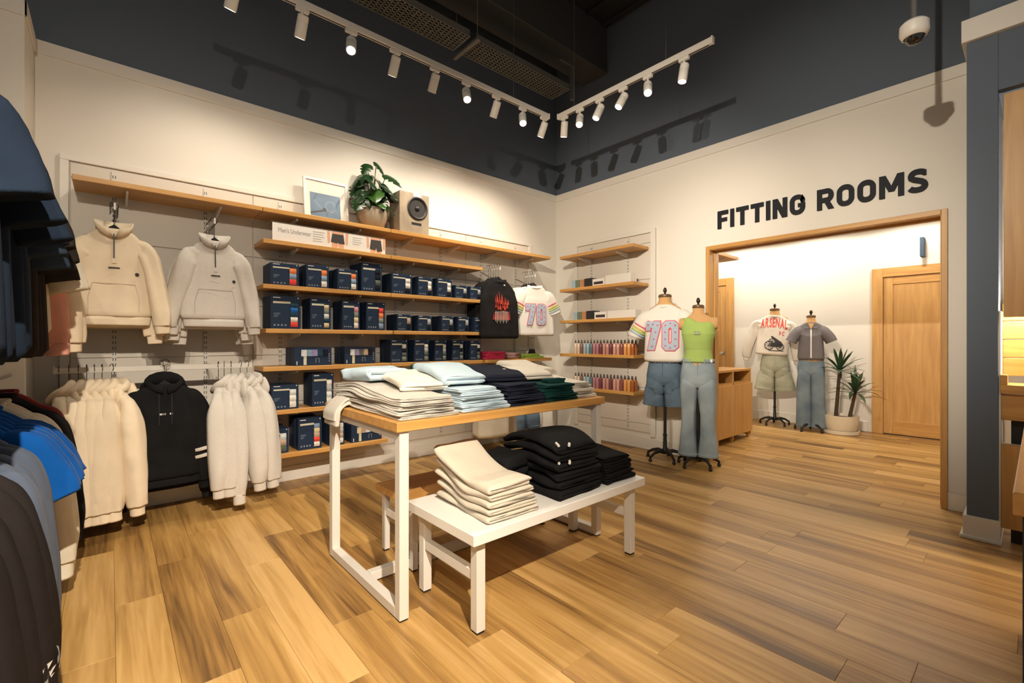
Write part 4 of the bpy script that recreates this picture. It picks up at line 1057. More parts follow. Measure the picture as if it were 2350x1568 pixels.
for k in range(6):
    t, ff, keys = top('tee', 'white jersey with number 70 and striped sleeves, ' + ('front one on the arm' if k == 0 else '%s behind the front one on the arm' % ORD[k - 1]), 'tee', (3.91 + (0 if k == 0 else random.uniform(-0.015, 0.015)) - 0.02, 4.03 + k * 0.044 + 0.03 * (k > 0), 1.92), TEEW, R(-18), 'jerseys on the face-out arm', L=0.60, W=0.235, D=0.05 if k == 0 else 0.021, SH=0.195, NK=0.09, slope=0.09, sleeves='short', drape=True, flare=0.015, ribbed=False, seed=320 + k, fold=0.014, lowres=k > 0, neck='crew' if k == 0 else None, spread=0.03)
    if k < 2: sleeve_stripes(t, 0.195, 0.03, 0.05 if k == 0 else 0.021, drape=True)
    if k == 0: number70(t, ff, -0.145, -0.47, 0.125, 0.25)
    if k < 5: hanger('black hanger on the jersey arm, %s from the front' % ORD[k], (3.89, 4.055 + k * 0.042, 1.980), R(-18))
# below the pink and lime shelf
for k in range(4):
    top('tee', 'cream cropped top hanging under the pink stack, %s from the front' % ORD[k], 'tee', (3.30 + 0.012 * k, 4.10 + 0.05 * k, 0.82), IVORYF, R(-10), 'cream cropped tops', L=0.66, W=0.20, D=0.05, SH=0.16, sleeves=None, ribbed=False, seed=340 + k, fold=0.02, lowres=k > 0)
    hanger('black hanger of the cream cropped tops, %s from the front' % ORD[k], (3.30 + 0.012 * k, 4.10 + 0.05 * k, 0.858), R(-10))
# ------------------------------------------------------------------ display table and benches
TX0, TX1, TY0, TY1, TZ = 0.945, 2.41, 1.845, 2.74, 0.893
BLACKR = mat('black_rubber_foot', (0.012, 0.012, 0.012), 0.7)
t = thing('display_table', 'tall display table with maple top and white metal frame', 'table', ((TX0 + TX1) / 2, (TY0 + TY1) / 2, 0))
hx, hy = (TX1 - TX0) / 2, (TY1 - TY0) / 2
obj('table_top', G().box(-hx, hx, -hy, hy, TZ - 0.044, TZ, 0.003), MAPX, t)
S = 0.046
for sx in (-1, 1):
    xa = sx * (hx - 0.02) - (S if sx > 0 else 0)
    for sy in (-1, 1):
        ya = sy * (hy - 0.015) - (S if sy > 0 else 0)
        l_ = obj('leg', G().box(xa, xa + S, ya, ya + S, 0.008, TZ - 0.044, 0.002), METALW, t)
        obj('foot_pad', G().box(xa + 0.004, xa + S - 0.004, ya + 0.004, ya + S - 0.004, 0, 0.008), BLACKR, l_)
    obj('floor_bar', G().box(xa, xa + S, -hy + 0.015 + S, hy - 0.015 - S, 0.008, 0.008 + S, 0.002), METALW, t)
    obj('top_bar', G().box(xa, xa + S, -hy + 0.015 + S, hy - 0.015 - S, TZ - 0.084, TZ - 0.0445, 0.002), METALW, t)
obj('stretcher', G().box(-hx + 0.02 + S, hx - 0.02 - S, -0.03, 0.016, 0.012, 0.012 + S, 0.002), METALW, t)
def bench(label, x0, x1, y0, y1, z, mtop, ov=0.045, leg=0.046, th=0.048):
    t = thing('nesting_bench', label, 'bench', ((x0 + x1) / 2, (y0 + y1) / 2, 0))
    hx, hy = (x1 - x0) / 2, (y1 - y0) / 2
    obj('seat_top', G().box(-hx, hx, -hy, hy, z - th, z, 0.003), mtop, t)
    for sx in (-1, 1):
        xa = sx * (hx - ov) - (leg if sx > 0 else 0)
        for sy in (-1, 1):
            ya = sy * (hy - ov + 0.005) - (leg if sy > 0 else 0)
            l_ = obj('leg', G().box(xa, xa + leg, ya, ya + leg, 0.010, z - th, 0.002), METALW, t)
            obj('foot_pad', G().box(xa + 0.004, xa + leg - 0.004, ya + 0.004, ya + leg - 0.004, 0, 0.010), BLACKR, l_)
        obj('end_rail', G().box(xa + 0.006, xa + leg - 0.006, -hy + ov + leg - 0.005, hy - ov - leg + 0.005, 0.218, 0.262, 0.002), METALW, t)
    obj('apron', G().box(-hx + ov + leg, hx - ov - leg, hy - ov - 0.03, hy - ov, z - th - 0.045, z - th - 0.001, 0.002), METALW, t)
WTOP = mat('white_bench_laminate', (0.80, 0.78, 0.74), 0.45)
bench('white bench in front of the display table with folded beige and black clothes', 1.125, 2.375, 1.525, 2.09, 0.45, WTOP)
bench('low maple-topped bench pushed under the display table', 1.20, 2.28, 2.20, 2.62, 0.40, MAPX, 0.03, 0.035, 0.04)

# ------------------------------------------------------------------ folded clothes
def folded_g(w_, l, h, passes=3, seed=0, fold='-x', prof=None, drop=0.0, n=30, wob=0.006, taper=0.0, fan=0.0):
    """a cloth ribbon folded back and forth; section in x-z, swept along y from 0 (front) to l (back).
    prof(v) lifts the whole piece along the sweep"""
    rr = random.Random(seed)
    th = h / passes
    # centre line of the ribbon from bottom to top
    path = []
    x0, x1 = -w_ / 2 + th / 2, w_ / 2 - th / 2
    left = fold == '-x'
    for p in range(passes):
        z = th * (p + 0.5)
        a, b = (x1, x0) if (p % 2 == 0) == left else (x0, x1)
        m_ = 9
        inset = rr.uniform(0, 0.010)
        for i in range(m_):
            path.append((lerp(a + (0 if p else 0), b, i / (m_ - 1)), z))
        if p < passes - 1:                # round turn
            sgn = -1 if b < a else 1
            for i in range(1, 5):
                an = -PI / 2 + PI * i / 5
                path.append((b + sgn * th * 0.5 * math.cos(an), z + th * 0.5 + th * 0.5 * math.sin(an)))
    P = [Vector(p) for p in path]; up = []; dn = []
    hh = th * 0.46
    for i, p in enumerate(P):
        tg = (P[min(i + 1, len(P) - 1)] - P[max(i - 1, 0)]).normalized(); nn = Vector((-tg.y, tg.x))
        up.append(p + nn * hh); dn.append(p - nn * hh)
    # rounded free ends
    def cap(a, b, tg):
        c = (a + b) / 2; return [c + (a - c) * math.cos(an) + tg * hh * math.sin(an) for an in (PI * 0.25, PI * 0.5, PI * 0.75)]
    out = up + cap(up[-1], dn[-1], (P[-1] - P[-2]).normalized()) + dn[::-1] + cap(dn[0], up[0], (P[0] - P[1]).normalized())
    rings = []
    ph = rr.uniform(0, 6)
    for i in range(n + 1):
        v = i / n
        e_ = min(v, 1 - v) * n
        sq = 1 - 0.22 * max(0, 1 - e_ / 2.0) ** 2           # rounded front and back edges
        y = v * l
        r = []
        for q in out:
            zz = h * 0.5 + (q.y - h * 0.5) * sq
            wz = (prof(v) if prof else 0.0)
            x = q.x * (1 - taper * v) + wob * math.sin(ph + v * 7 + q.y * 60) + noise.noise(Vector((v * 3, q.y * 40, seed))) * wob * 1.6
            yy = y + noise.noise(Vector((q.x * 9, q.y * 70, seed + 3.3))) * 0.012 * (1 if v < 0.5 else -1) * (1 if e_ < 3 else 0)
            dz = noise.noise(Vector((x * 7, y * 7, seed * 1.7))) * wob * 0.9
            r.append((x, yy, zz + wz + dz * (0.3 + 0.7 * q.y / h)))
        rings.append(r)
    return G().loft(rings, True, True)
def folded(name, label, cat, x, y, z, m, w_, l, h, seed, group, rz=0.0, trim=None, **kw):
    t = thing(name, label, cat, (x, y, z), rz, group)
    obj('folded_cloth', folded_g(w_, l, h, seed=seed, **kw), m, t, 'all')
    return t
def bump(c, s, a): return lambda v: a * math.exp(-((v - c) / s) ** 2)
def stack(name, cat, who, where, x, y, z, m, w_, l, h, cnt, seed, group, profs=None, shrink=0.0, drift=(0, 0), rot=0.0, passes=3, **kw):
    """garments from the bottom up; prof heights add up through the stack"""
    zz = z
    for k in range(cnt):
        rr = random.Random(seed * 31 + k)
        pk = (lambda a: (lambda v: a * profs(v)))(k + 1) if profs else None
        lab = '%s %s, %s of the stack %s' % (who, name.replace('_', ' '), ('bottom one' if k == 0 else 'top one' if k == cnt - 1 else '%s from the bottom' % ORD[k]), where)
        folded(name, lab, cat, x + rr.uniform(-0.010, 0.010) + drift[0] * k, y + rr.uniform(-0.012, 0.012) + drift[1] * k, zz, m, (w_ - shrink * k) * rr.uniform(0.97, 1.02), l * rr.uniform(0.97, 1.02), h, seed * 7 + k, group, R(rot + rr.uniform(-1.5, 1.5)), prof=pk, passes=passes, **kw)
        zz += h * 0.985
    return zz
HEATH = fabric('oatmeal_heather_fleece', (0.56, 0.52, 0.46), 0.06, vscale=70)
SKYF = fabric('pale_blue_fleece', (0.50, 0.63, 0.72), 0.04)
NAV2 = fabric('deep_navy_fleece', (0.016, 0.019, 0.034), 0.12)
GRNF = fabric('bottle_green_fleece', (0.008, 0.050, 0.045), 0.12)
CRM2 = fabric('warm_white_fleece', (0.80, 0.74, 0.64), 0.04)
BEIGE = fabric('beige_fleece', (0.62, 0.56, 0.46), 0.04)
g_ = 'folded clothes on the display table'
FY = TY0 + 0.035
zt = stack('sweatpants', 'trousers', 'oatmeal', 'at the table end', 1.135, FY, TZ, HEATH, 0.31, 0.80, 0.021, 5, 1, g_, profs=lambda v: 0.006 * math.exp(-((v - 0.72) / 0.22) ** 2) - 0.0015 * math.exp(-((v - 0.1) / 0.1) ** 2), shrink=0.012, drift=(-0.004, 0.0), passes=3)
t = thing('sweatpants', 'oatmeal sweatpants leg draped over the far table end', 'trousers', (TX0, 2.44, TZ), 0, g_)
for q, (w0, th_, dz_) in enumerate(((0.20, 0.030, 0.0), (0.17, 0.026, 0.028))):
    rings = []
    for px_, pz_ in catmull([(0.22, 0.018 + dz_), (0.10, 0.020 + dz_), (0.02, 0.018 + dz_ * 0.9), (-0.022 - dz_ * 0.5, -0.012), (-0.030 - dz_ * 0.5, -0.055), (-0.034 - dz_ * 0.4, -0.095 + 0.03 * q)], 4):
        tx_ = 1.0 if px_ > 0.03 else max(0.0, px_ / 0.03)
        nx_, nz_ = -(1 - tx_), tx_
        ring = []
        for k in range(16):
            a = 2 * PI * k / 16
            oy = w0 / 2 * sgnpow(math.cos(a), 0.5); oo = th_ / 2 * sgnpow(math.sin(a), 0.6) + 0.004 * math.sin(oy * 60 + q * 2)
            ring.append((px_ + nx_ * oo, w0 / 2 + oy + 0.01 * q, pz_ + nz_ * oo))
        rings.append(ring)
    obj('draped_leg', G().loft(rings, True, True), HEATH, t, 'all')
folded('sweatshirt', 'white sweatshirt laid on the oatmeal stack', 'sweatshirt', 1.22, FY + 0.17, zt + 0.006, CRM2, 0.25, 0.40, 0.045, 61, g_, R(-10), passes=2, prof=lambda v: 0.05 * v - 0.006, wob=0.010)
folded('sweatshirt', 'pale blue lined sweatshirt peeking behind the white one', 'sweatshirt', 1.17, FY + 0.50, zt + 0.035, SKYF, 0.26, 0.26, 0.07, 62, g_, R(8), passes=2, wob=0.012)
zt = stack('sweatpants', 'trousers', 'pale blue', 'beside the oatmeal ones', 1.465, FY + 0.005, TZ, SKYF, 0.295, 0.72, 0.020, 6, 2, g_, profs=lambda v: 0.005 * math.exp(-((v - 0.65) / 0.25) ** 2), shrink=0.012, drift=(-0.004, 0.002))
folded('sweatshirt', 'pale blue sweatshirt heaped on the pale blue stack', 'sweatshirt', 1.43, FY + 0.14, zt + 0.004, SKYF, 0.25, 0.40, 0.055, 63, g_, R(-6), passes=2, prof=lambda v: 0.055 * math.sin(min(1, v * 1.3) * PI * 0.55), wob=0.010)
zt = stack('sweatpants', 'trousers', 'deep navy', 'in the middle of the table', 1.765, FY + 0.01, TZ, NAV2, 0.28, 0.72, 0.020, 6, 3, g_, profs=lambda v: 0.0045 * math.exp(-((v - 0.6) / 0.28) ** 2), shrink=0.010, drift=(-0.003, 0.002))
folded('sweatshirt', 'deep navy sweatshirt laid on the navy stack', 'sweatshirt', 1.74, FY + 0.15, zt + 0.004, NAV2, 0.26, 0.36, 0.045, 64, g_, R(-14), passes=2, prof=lambda v: 0.04 * v, wob=0.010)
folded('sweatshirt', 'bottle green sweatshirt at the back behind the pale blue heap', 'sweatshirt', 1.62, FY + 0.54, TZ + 0.165, GRNF, 0.26, 0.26, 0.05, 65, g_, R(10), passes=2, wob=0.010)
zt = stack('sweatpants', 'trousers', 'bottle green', 'between navy and cream', 2.045, FY + 0.01, TZ, GRNF, 0.275, 0.66, 0.020, 5, 4, g_, profs=lambda v: 0.003 * math.exp(-((v - 0.6) / 0.28) ** 2), shrink=0.008, drift=(-0.003, 0.002))
folded('sweatshirt', 'cream sweatshirt spread behind the green stack', 'sweatshirt', 2.00, FY + 0.22, zt + 0.014, CRM2, 0.34, 0.52, 0.05, 66, g_, R(-8), passes=2, prof=lambda v: 0.03 * math.sin(v * PI), wob=0.012)
t = folded('sweatpants', 'small green folded waistband on the green stack', 'trousers', 2.10, FY + 0.10, zt, GRNF, 0.13, 0.07, 0.026, 67, g_, R(-12), passes=2)
zt = stack('sweatpants', 'trousers', 'warm white', 'at the corner end', 2.285, FY + 0.02, TZ, CRM2, 0.225, 0.72, 0.020, 5, 5, g_, profs=lambda v: 0.006 * math.exp(-((v - 0.55) / 0.25) ** 2), shrink=0.012, drift=(-0.006, 0.004))
t = folded('sweatshirt', 'cream sweatshirt with green stripes at the back corner', 'sweatshirt', 2.20, FY + 0.36, zt + 0.02, CRM2, 0.24, 0.34, 0.055, 68, g_, R(-6), passes=2, prof=lambda v: 0.05 * v, wob=0.008)
for k in range(3):
    obj('rib_stripe', folded_g(0.248, 0.026, 0.060, passes=2, seed=68, n=6, wob=0.002).xf(Matrix.Translation((0, 0.02 + 0.05 * k, -0.001 + 0.007 * k))), GRNF, t, 'all')
# bench
gb = 'folded clothes on the white bench'
zz = 0.45
for k in range(5):
    folded('sweatpants', 'beige sweatpants, %s in the bench stack' % ('bottom one' if k == 0 else 'top one' if k == 4 else '%s from the bottom' % ORD[k]), 'trousers', 1.385 - 0.002 * k, 1.565 + 0.004 * k, zz, BEIGE, 0.29 - 0.010 * k, 0.44, 0.031 if k < 4 else 0.040, 500 + k, gb, R(-3 + k), passes=2,
           prof=(lambda a: (lambda v: a * (0.020 * max(0, v - 0.35) ** 1.3 * 2.2)))(k + 0.6), wob=0.006)
    zz += 0.0305
zz = 0.45
for k in range(6):
    t = folded('hooded_top', 'black hooded top, %s in the tall bench stack' % ('bottom one' if k == 0 else 'top one' if k == 5 else '%s from the bottom' % ORD[k]), 'hooded top', 1.865 + random.uniform(-0.01, 0.01), 1.575 + 0.006 * k, zz, BLACKF, 0.345 - 0.008 * k, 0.42, 0.044, 520 + k, gb, R(random.uniform(-4, 3)), passes=2, prof=(lambda a: (lambda v: a * 0.010 * math.sin(v * PI)))(k), wob=0.010)
    if k in (3, 5):
        for q in (0, 1): obj('cord_tip', G().tube([(-0.145 + q * 0.045, 0.005 - 0.03 * q, 0.052), (-0.128 + q * 0.045, 0.04 - 0.05 * q, 0.058)], 0.007, 8), mat('white_cord_tip', (0.7, 0.68, 0.64), 0.5), t, True)
    zz += 0.043
t = folded('hooded_top', 'black hooded top slumped behind the tall bench stack', 'hooded top', 1.62, 1.80, 0.45, BLACKF, 0.24, 0.24, 0.20, 531, gb, R(12), passes=3, wob=0.014)
zz = 0.45
for k in range(5):
    folded('sweatpants', 'black sweatpants, %s in the end bench stack' % ('bottom one' if k == 0 else 'top one' if k == 4 else '%s from the bottom' % ORD[k]), 'trousers', 2.205 - 0.004 * k, 1.575 + 0.005 * k, zz, BLACKF, 0.27 - 0.012 * k, 0.40, 0.029, 540 + k, gb, R(random.uniform(-3, 3)), passes=2, fold='+x', prof=(lambda a: (lambda v: a * 0.006 * v))(k), wob=0.006)
    zz += 0.0288
# pink and lime stacks on the fifth shelf
PKF = fabric('hot_pink_cotton', (0.72, 0.045, 0.12), 0.08); LMF = fabric('lime_cotton', (0.40, 0.60, 0.10), 0.06)
for k in range(3):
    folded('tank_top', 'hot pink folded top, %s on the shelf by the slim boxes' % ['bottom', 'middle', 'topmost'][k], 'top', 3.36 + 0.01 * k, 4.125, ZS[4] + 0.030 * k, PKF, 0.30 - 0.02 * k, 0.22, 0.031, 560 + k, 'hot pink folded tops', R(-2 + 2 * k), passes=2, wob=0.012)
for k in range(2):
    folded('tank_top', 'lime folded top, %s on the shelf at the corner' % ['lower', 'upper'][k], 'top', 3.98 - 0.03 * k, 4.125, ZS[4] + 0.026 * k, LMF, 0.30 - 0.05 * k, 0.20, 0.027, 570 + k, 'lime folded tops', R(-2 + 2 * k), passes=2, wob=0.012)
folded('scarf', 'mottled grey and rose folded scarf between pink and lime stacks', 'scarf', 3.67, 4.16, ZS[4], fabric('mottled_rose_knit', (0.36, 0.22, 0.20), 0.6, vscale=40), 0.20, 0.18, 0.075, 580, None, 0, passes=2, wob=0.014)
for k in range(4):
    hanger('bare hanger standing behind the lime stack, %s' % ['first', 'second', 'third', 'fourth'][k], (4.06 + 0.025 * k, 4.30, ZS[4] + 0.125), R(60), 'bare hangers')
# ------------------------------------------------------------------ dress forms and their clothes
LINEN = fabric('tan_linen_form', (0.60, 0.36, 0.16), 0.05, vscale=120)
CAPM = wood('dark_wood_cap', (0.10, 0.055, 0.02), (0.17, 0.10, 0.04), 'x')
def dress_form(label, loc, rz, neck_z, sh, chest, waist, hip, arms=True, female=False, base_r=0.22):
    """origin on the floor under the pole; neck_z is the top of the neck"""
    t = thing('dress_form', label, 'dress form', loc, rz, 'linen dress forms')
    n = neck_z
    nk = 0.052 if female else 0.062
    keys = [(n - 0.72, 0.05, 0.05, 0.0), (n - 0.70, hip * 0.96, 0.105, 0.0), (n - 0.60, hip, 0.11, 0.0), (n - 0.42, waist, 0.085, 0.0), (n - 0.26, chest, 0.11 if not female else 0.115, -0.008), (n - 0.16, sh * 0.95, 0.085, 0.0), (n - 0.115, sh * 0.90, 0.065, 0.0), (n - 0.085, sh * 0.62, 0.055, 0), (n - 0.06, nk + 0.012, nk + 0.004, 0.0), (n - 0.03, nk, nk, 0), (n, nk - 0.002, nk - 0.002, 0)]
    obj('torso', body_g(keys, 40, 40, 0.0, 1, 2.3), LINEN, t, 'all')
    obj('neck_cap', G().lathe([(0, n), (nk + 0.004, n), (nk + 0.006, n + 0.008), (nk + 0.003, n + 0.026), (nk - 0.012, n + 0.034), (0, n + 0.036)], 28, cap=False), CAPM, t, True)
    obj('finial', G().lathe([(0.010, n + 0.034), (0.010, n + 0.05), (0.017, n + 0.06), (0.020, n + 0.078), (0.013, n + 0.098), (0.004, n + 0.106), (0, n + 0.107)], 16, cap=False), mat('bronze_finial', (0.05, 0.04, 0.03), 0.35, metal=0.7), t, True)
    for s in (-1, 1):
        if arms: obj('arm_cap', G().lathe([(0, 0.03), (0.05, 0.026), (0.062, 0.0), (0.058, -0.03), (0, -0.04)], 20, cap=False).xf(Matrix.Translation((s * sh * 0.93, 0, n - 0.155)) @ Matrix.Rotation(R(90) * s, 4, 'Y')), LINEN, t, True)
    obj('pole', G().lathe([(0.016, 0.10), (0.016, n - 0.69)], 14), BLACKM, t, True)
    obj('hub', G().lathe([(0.016, 0.27), (0.022, 0.27), (0.022, 0.255), (0.017, 0.25), (0.022, 0.12), (0.036, 0.09), (0.036, 0.065), (0, 0.06)], 18, cap=False), BLACKM, t, True)
    for k in range(5):
        a = 2 * PI * k / 5 + 0.35
        P = [(r_ * math.cos(a), r_ * math.sin(a), z_) for r_, z_ in ((0.025, 0.085), (0.08, 0.098), (0.14, 0.085), (0.185, 0.058), (base_r - 0.02, 0.05))]
        lg = obj('leg', G().tube(P, [0.022, 0.019, 0.015, 0.013, 0.014], 10), BLACKM, t, True)
        e = P[-1]
        obj('caster', G().lathe([(0.008, 0.052), (0.013, 0.045), (0.009, 0.035), (0.016, 0.028), (0.018, 0.012), (0.014, 0.0)], 12, c=(e[0], e[1], 0)), BLACKM, lg, True)
    return t
def pants(name, label, cat, loc, rz, m, zw, zc, zh, hw, hd, waist, thigh, knee, hemr, spread=0.0, zk=None, fold=0.006, seed=1, group=None, gap=0.0):
    """zw waist, zc crotch, zh hem heights; radii are half widths"""
    t = thing(name, label, cat, loc, rz, group)
    keys = [(zc - 0.015, hw * 0.90, hd * 0.74, 0.0), (zc + 0.03, hw * 0.99, hd * 0.95, 0.0), (zc + 0.09, hw, hd, 0.0), (zc + (zw - zc) * 0.6, lerp(hw, waist, 0.45), hd * 0.97, 0), (zw - 0.036, waist, hd * 0.86, 0)]
    obj('seat', body_g(keys, 40, 12, fold * 0.7, seed, 2.4), m, t, 'all')
    wb = [(zw - 0.038, waist * 1.01, hd * 0.88, 0), (zw, waist * 0.985, hd * 0.85, 0)]
    obj('waistband', body_g(wb, 40, 2, 0.0, seed, 2.4), m, t, 'all')
    for k in range(5):
        a = [-2.5, -1.95, -1.2, -0.65, 1.57][k]
        x = waist * sgnpow(math.cos(a), 2 / 2.4) * 1.03; y = hd * 0.88 * sgnpow(math.sin(a), 2 / 2.4) * 1.04
        obj('belt_loop', G().box(x - 0.005, x + 0.005, y - 0.003, y + 0.003, zw - 0.045, zw + 0.003), m, t)
    zk = zk if zk is not None else lerp(zc, zh, 0.5)
    for s in (-1, 1):
        P = []
        for z, rx, ry_ in ((zc + 0.10, thigh * 0.80, hd * 0.70), (zc + 0.03, thigh * 0.965, hd * 0.925), (zc - 0.04, thigh, hd * 0.92), (lerp(zc, zk, 0.5), lerp(thigh, knee, 0.5), lerp(hd * 0.84, knee * 1.02, 0.5)), (zk, knee, knee * 1.02), (lerp(zk, zh, 0.55), lerp(knee, hemr, 0.42), lerp(knee * 1.02, hemr, 0.42)), (zh, hemr, hemr * 0.98)):
            u = (zc - 0.04 - z) / max(0.01, zc - 0.04 - zh)
            cx_ = hw - thigh if z > zc - 0.05 else lerp(hw - thigh + gap, max(hemr, knee) * 0.9 + gap + spread, min(1, max(0, u)))
            P.append((s * cx_, 0.0, z, rx, ry_))
        lg = obj('trouser_leg', sleeve_g(P, 30, 8, fold * 1.6, seed + s * 3, 0.66), m, t, 'all')
        e = P[-1]
        obj('hem_stitch', sleeve_g([(e[0], 0, zh + 0.026, e[3] * 1.012, e[4] * 1.012), (e[0], 0, zh + 0.022, e[3] * 1.012, e[4] * 1.012)], 30, 1, 0.0, 1, 0.66), mat('stitch_' + m.name, tuple(min(1, c * 1.5) for c in m.node_tree.nodes['Principled BSDF'].inputs['Base Color'].default_value[:3]), 0.9), lg, 'all')
    obj('fly', G().box(-0.004, 0.004, -hd * 1.0 - 0.006, -hd * 0.8, lerp(zc, zw, 0.35), zw - 0.04), m, t)
    return t
def denim(name, a, b, vs_=10): return mat(name, b, 0.9, bump=0.4, bscale=420, var=0.25, vscale=vs_, vcol=a)
DEN1 = denim('mid_blue_denim', (0.065, 0.105, 0.155), (0.105, 0.155, 0.215), 5)
DEN2 = denim('washed_blue_denim', (0.19, 0.25, 0.295), (0.31, 0.37, 0.41), 4)
DEN3 = denim('fitting_blue_denim', (0.10, 0.15, 0.21), (0.20, 0.26, 0.31), 4)
KHAKI = denim('sage_khaki_twill', (0.27, 0.28, 0.21), (0.38, 0.38, 0.29), 5)
# 1: jersey and denim shorts
F1 = (4.42, 2.60, 0); rz1 = R(-72)
dress_form('linen dress form in the number 70 jersey beside the corner shelves', F1, rz1, 1.715, 0.175, 0.165, 0.15, 0.17, arms=False)
t, ff, keys = top('tee', 'white number 70 jersey on the dress form in denim shorts', 'tee', (F1[0], F1[1], 1.635), TEEW, rz1, None, L=0.60, W=0.205, D=0.135, SH=0.21, NK=0.075, slope=0.075, sleeves='short', ribbed=False, seed=401, fold=0.010, neck='crew', spread=0.05, drape=True)
sleeve_stripes(t, 0.21, 0.05, 0.135, drape=True)
number70(t, ff, -0.172, -0.475, 0.155, 0.30, 0.012)
pants('denim_shorts', 'mid blue denim shorts under the number 70 jersey', 'shorts', F1, rz1, DEN1, 1.06, 0.80, 0.575, 0.19, 0.13, 0.165, 0.098, 0.105, 0.112, spread=0.004, gap=0.012, seed=402, fold=0.008)
# 2: one-shoulder top and flared jeans
F2 = (4.45, 2.25, 0); rz2 = R(-68)
dress_form('slim linen dress form in the lime one-shoulder top by the doorway', F2, rz2, 1.585, 0.165, 0.145, 0.112, 0.155, female=True)
LIME = fabric('lime_rib_jersey', (0.36, 0.50, 0.14), 0.04)
t = thing('one_shoulder_top', 'lime green one-shoulder top on the slim dress form', 'top', (F2[0], F2[1], 0), rz2)
n2 = 1.585
kk = [(1.045, 0.142, 0.108, 0), (1.09, 0.132, 0.100, 0), (1.165, 0.121, 0.095, 0), (1.25, 0.140, 0.118, -0.004), (1.325, 0.155, 0.126, -0.008), (1.40, 0.158, 0.104, -0.004), (1.44, 0.157, 0.088, 0)]
g = body_g(kk, 44, 30, 0.005, 411, 2.4, fz=14, ff=2.0)
obj('bodice', g, LIME, t, 'all')
# the strap climbs to one shoulder only
rings = []
for i in range(9):
    u = i / 8
    z = lerp(1.415, 1.487, u)
    x0 = lerp(-0.152, -0.142, u); x1 = lerp(0.145, -0.060, u ** 0.8)
    hd_ = lerp(0.098, 0.070, u)
    pts = []
    for k in range(16):
        a = 2 * PI * k / 16
        pts.append((lerp(x0, x1, 0.5 + 0.5 * math.cos(a)), hd_ * sgnpow(math.sin(a), 0.7), z))
    rings.append(pts)
obj('strap', G().loft(rings, True, True), LIME, t, 'all')
ffl = front_fn(kk, 2.4)
HRT = mat('silver_heart_print', (0.30, 0.33, 0.24), 0.5)
for s in (-1, 1):
    decal('heart_print', t, ffl, [([(s * 0.013 + 0.020 * math.cos(a), 1.335 + 0.018 * math.sin(a) - abs(math.cos(a)) * 0.003) for a in [2 * PI * k / 14 for k in range(14)]] + [(s * 0.013 + 0.013 * math.cos(a), 1.335 + 0.011 * math.sin(a)) for a in [2 * PI * k / 14 for k in range(14)]], [(k, (k + 1) % 14, 14 + (k + 1) % 14, 14 + k) for k in range(14)])], HRT, 0.010)
t = pants('flared_jeans', 'washed blue flared jeans under the lime top', 'jeans', F2, rz2, DEN2, 1.075, 0.80, 0.105, 0.172, 0.118, 0.152, 0.088, 0.066, 0.098, gap=0.004, spread=0.0, seed=412, zk=0.46, fold=0.006)
obj('size_sticker', G().box(0.095, 0.135, -0.075, -0.070, 1.045, 1.075), PRW, t)
# 3: back-turned form with printed shirt and shorts, in the fitting area
F3 = (7.55, 2.62, 0); rz3 = R(-70)
dress_form('linen dress form with its back turned in the fitting area', F3, rz3, 1.715, 0.19, 0.17, 0.15, 0.17, arms=False)
SHW = fabric('washed_white_cotton', (0.74, 0.68, 0.60), 0.05)
t, ff, keys = top('long_sleeved_tee', 'washed white long-sleeved tee with red lettering and a cannon print', 'tee', (F3[0], F3[1], 1.645), SHW, rz3, None, L=0.60, W=0.215, D=0.145, SH=0.225, NK=0.085, slope=0.085, sleeves='long', ribbed=False, seed=421, fold=0.012, neck='crew', spread=0.06, sl_len=1.15, slim=1.1, tilt=R(4))
REDP = mat('faded_red_print', (0.55, 0.07, 0.05), 0.8); BLKP = mat('black_cannon_print', (0.03, 0.03, 0.032), 0.8)
cx_ = -0.175
wd_ = [bounds(TXT[c])[1] - bounds(TXT[c])[0] for c in 'ARSENAL']
sc_ = 0.35 / (sum(wd_) + 0.10 * 6)
for ch, w_ in zip('ARSENAL', wd_):
    v, f = TXT[ch]; b_ = bounds(TXT[ch]); xm = cx_ + w_ * sc_ / 2
    arch = 0.022 - 0.9 * xm * xm
    decal('print_letter', t, ff, [([(cx_ + (x - b_[0]) * sc_, -0.20 + arch + y * sc_ * 2.6) for x, y, z in v], f)], REDP, 0.014); cx_ += (w_ + 0.10) * sc_
for q, ch in enumerate('FC'):
    v, f = TXT[ch]; b_ = bounds(TXT[ch])
    decal('print_letter', t, ff, [([(0.075 + q * 0.035 + (x - b_[0]) * 0.045, -0.30 + y * 0.08) for x, y, z in v], f)], REDP, 0.014)
def ring2(x, z, r0, r1, n=20): return ([(x + r * math.cos(2 * PI * k / n), z + r * 1.1 * math.sin(2 * PI * k / n)) for r in (r0, r1) for k in range(n)], [(k, (k + 1) % n, n + (k + 1) % n, n + k) for k in range(n)])
def bar2(a, b, w_):
    d = Vector((b[0] - a[0], b[1] - a[1])); nn = Vector((-d.y, d.x)).normalized() * w_
    return [(a[0] + nn.x, a[1] + nn.y), (a[0] - nn.x, a[1] - nn.y), (b[0] - nn.x, b[1] - nn.y), (b[0] + nn.x, b[1] + nn.y)], [(0, 1, 2, 3)]
for wx, wz, wr in ((-0.045, -0.455, 0.062), (0.10, -0.47, 0.05), (-0.01, -0.40, 0.045)):
    decal('cannon_wheel', t, ff, [ring2(wx, wz, wr * 0.82, wr)] + [bar2((wx, wz), (wx + wr * 0.85 * math.cos(2 * PI * k / 8), wz + wr * 0.93 * math.sin(2 * PI * k / 8)), 0.0025) for k in range(8)], BLKP, 0.015)
decal('cannon_barrel', t, ff, [ngon([(-0.03, -0.325), (-0.015, -0.312), (0.115, -0.40), (0.115, -0.435), (0.06, -0.43)])], BLKP, 0.016)
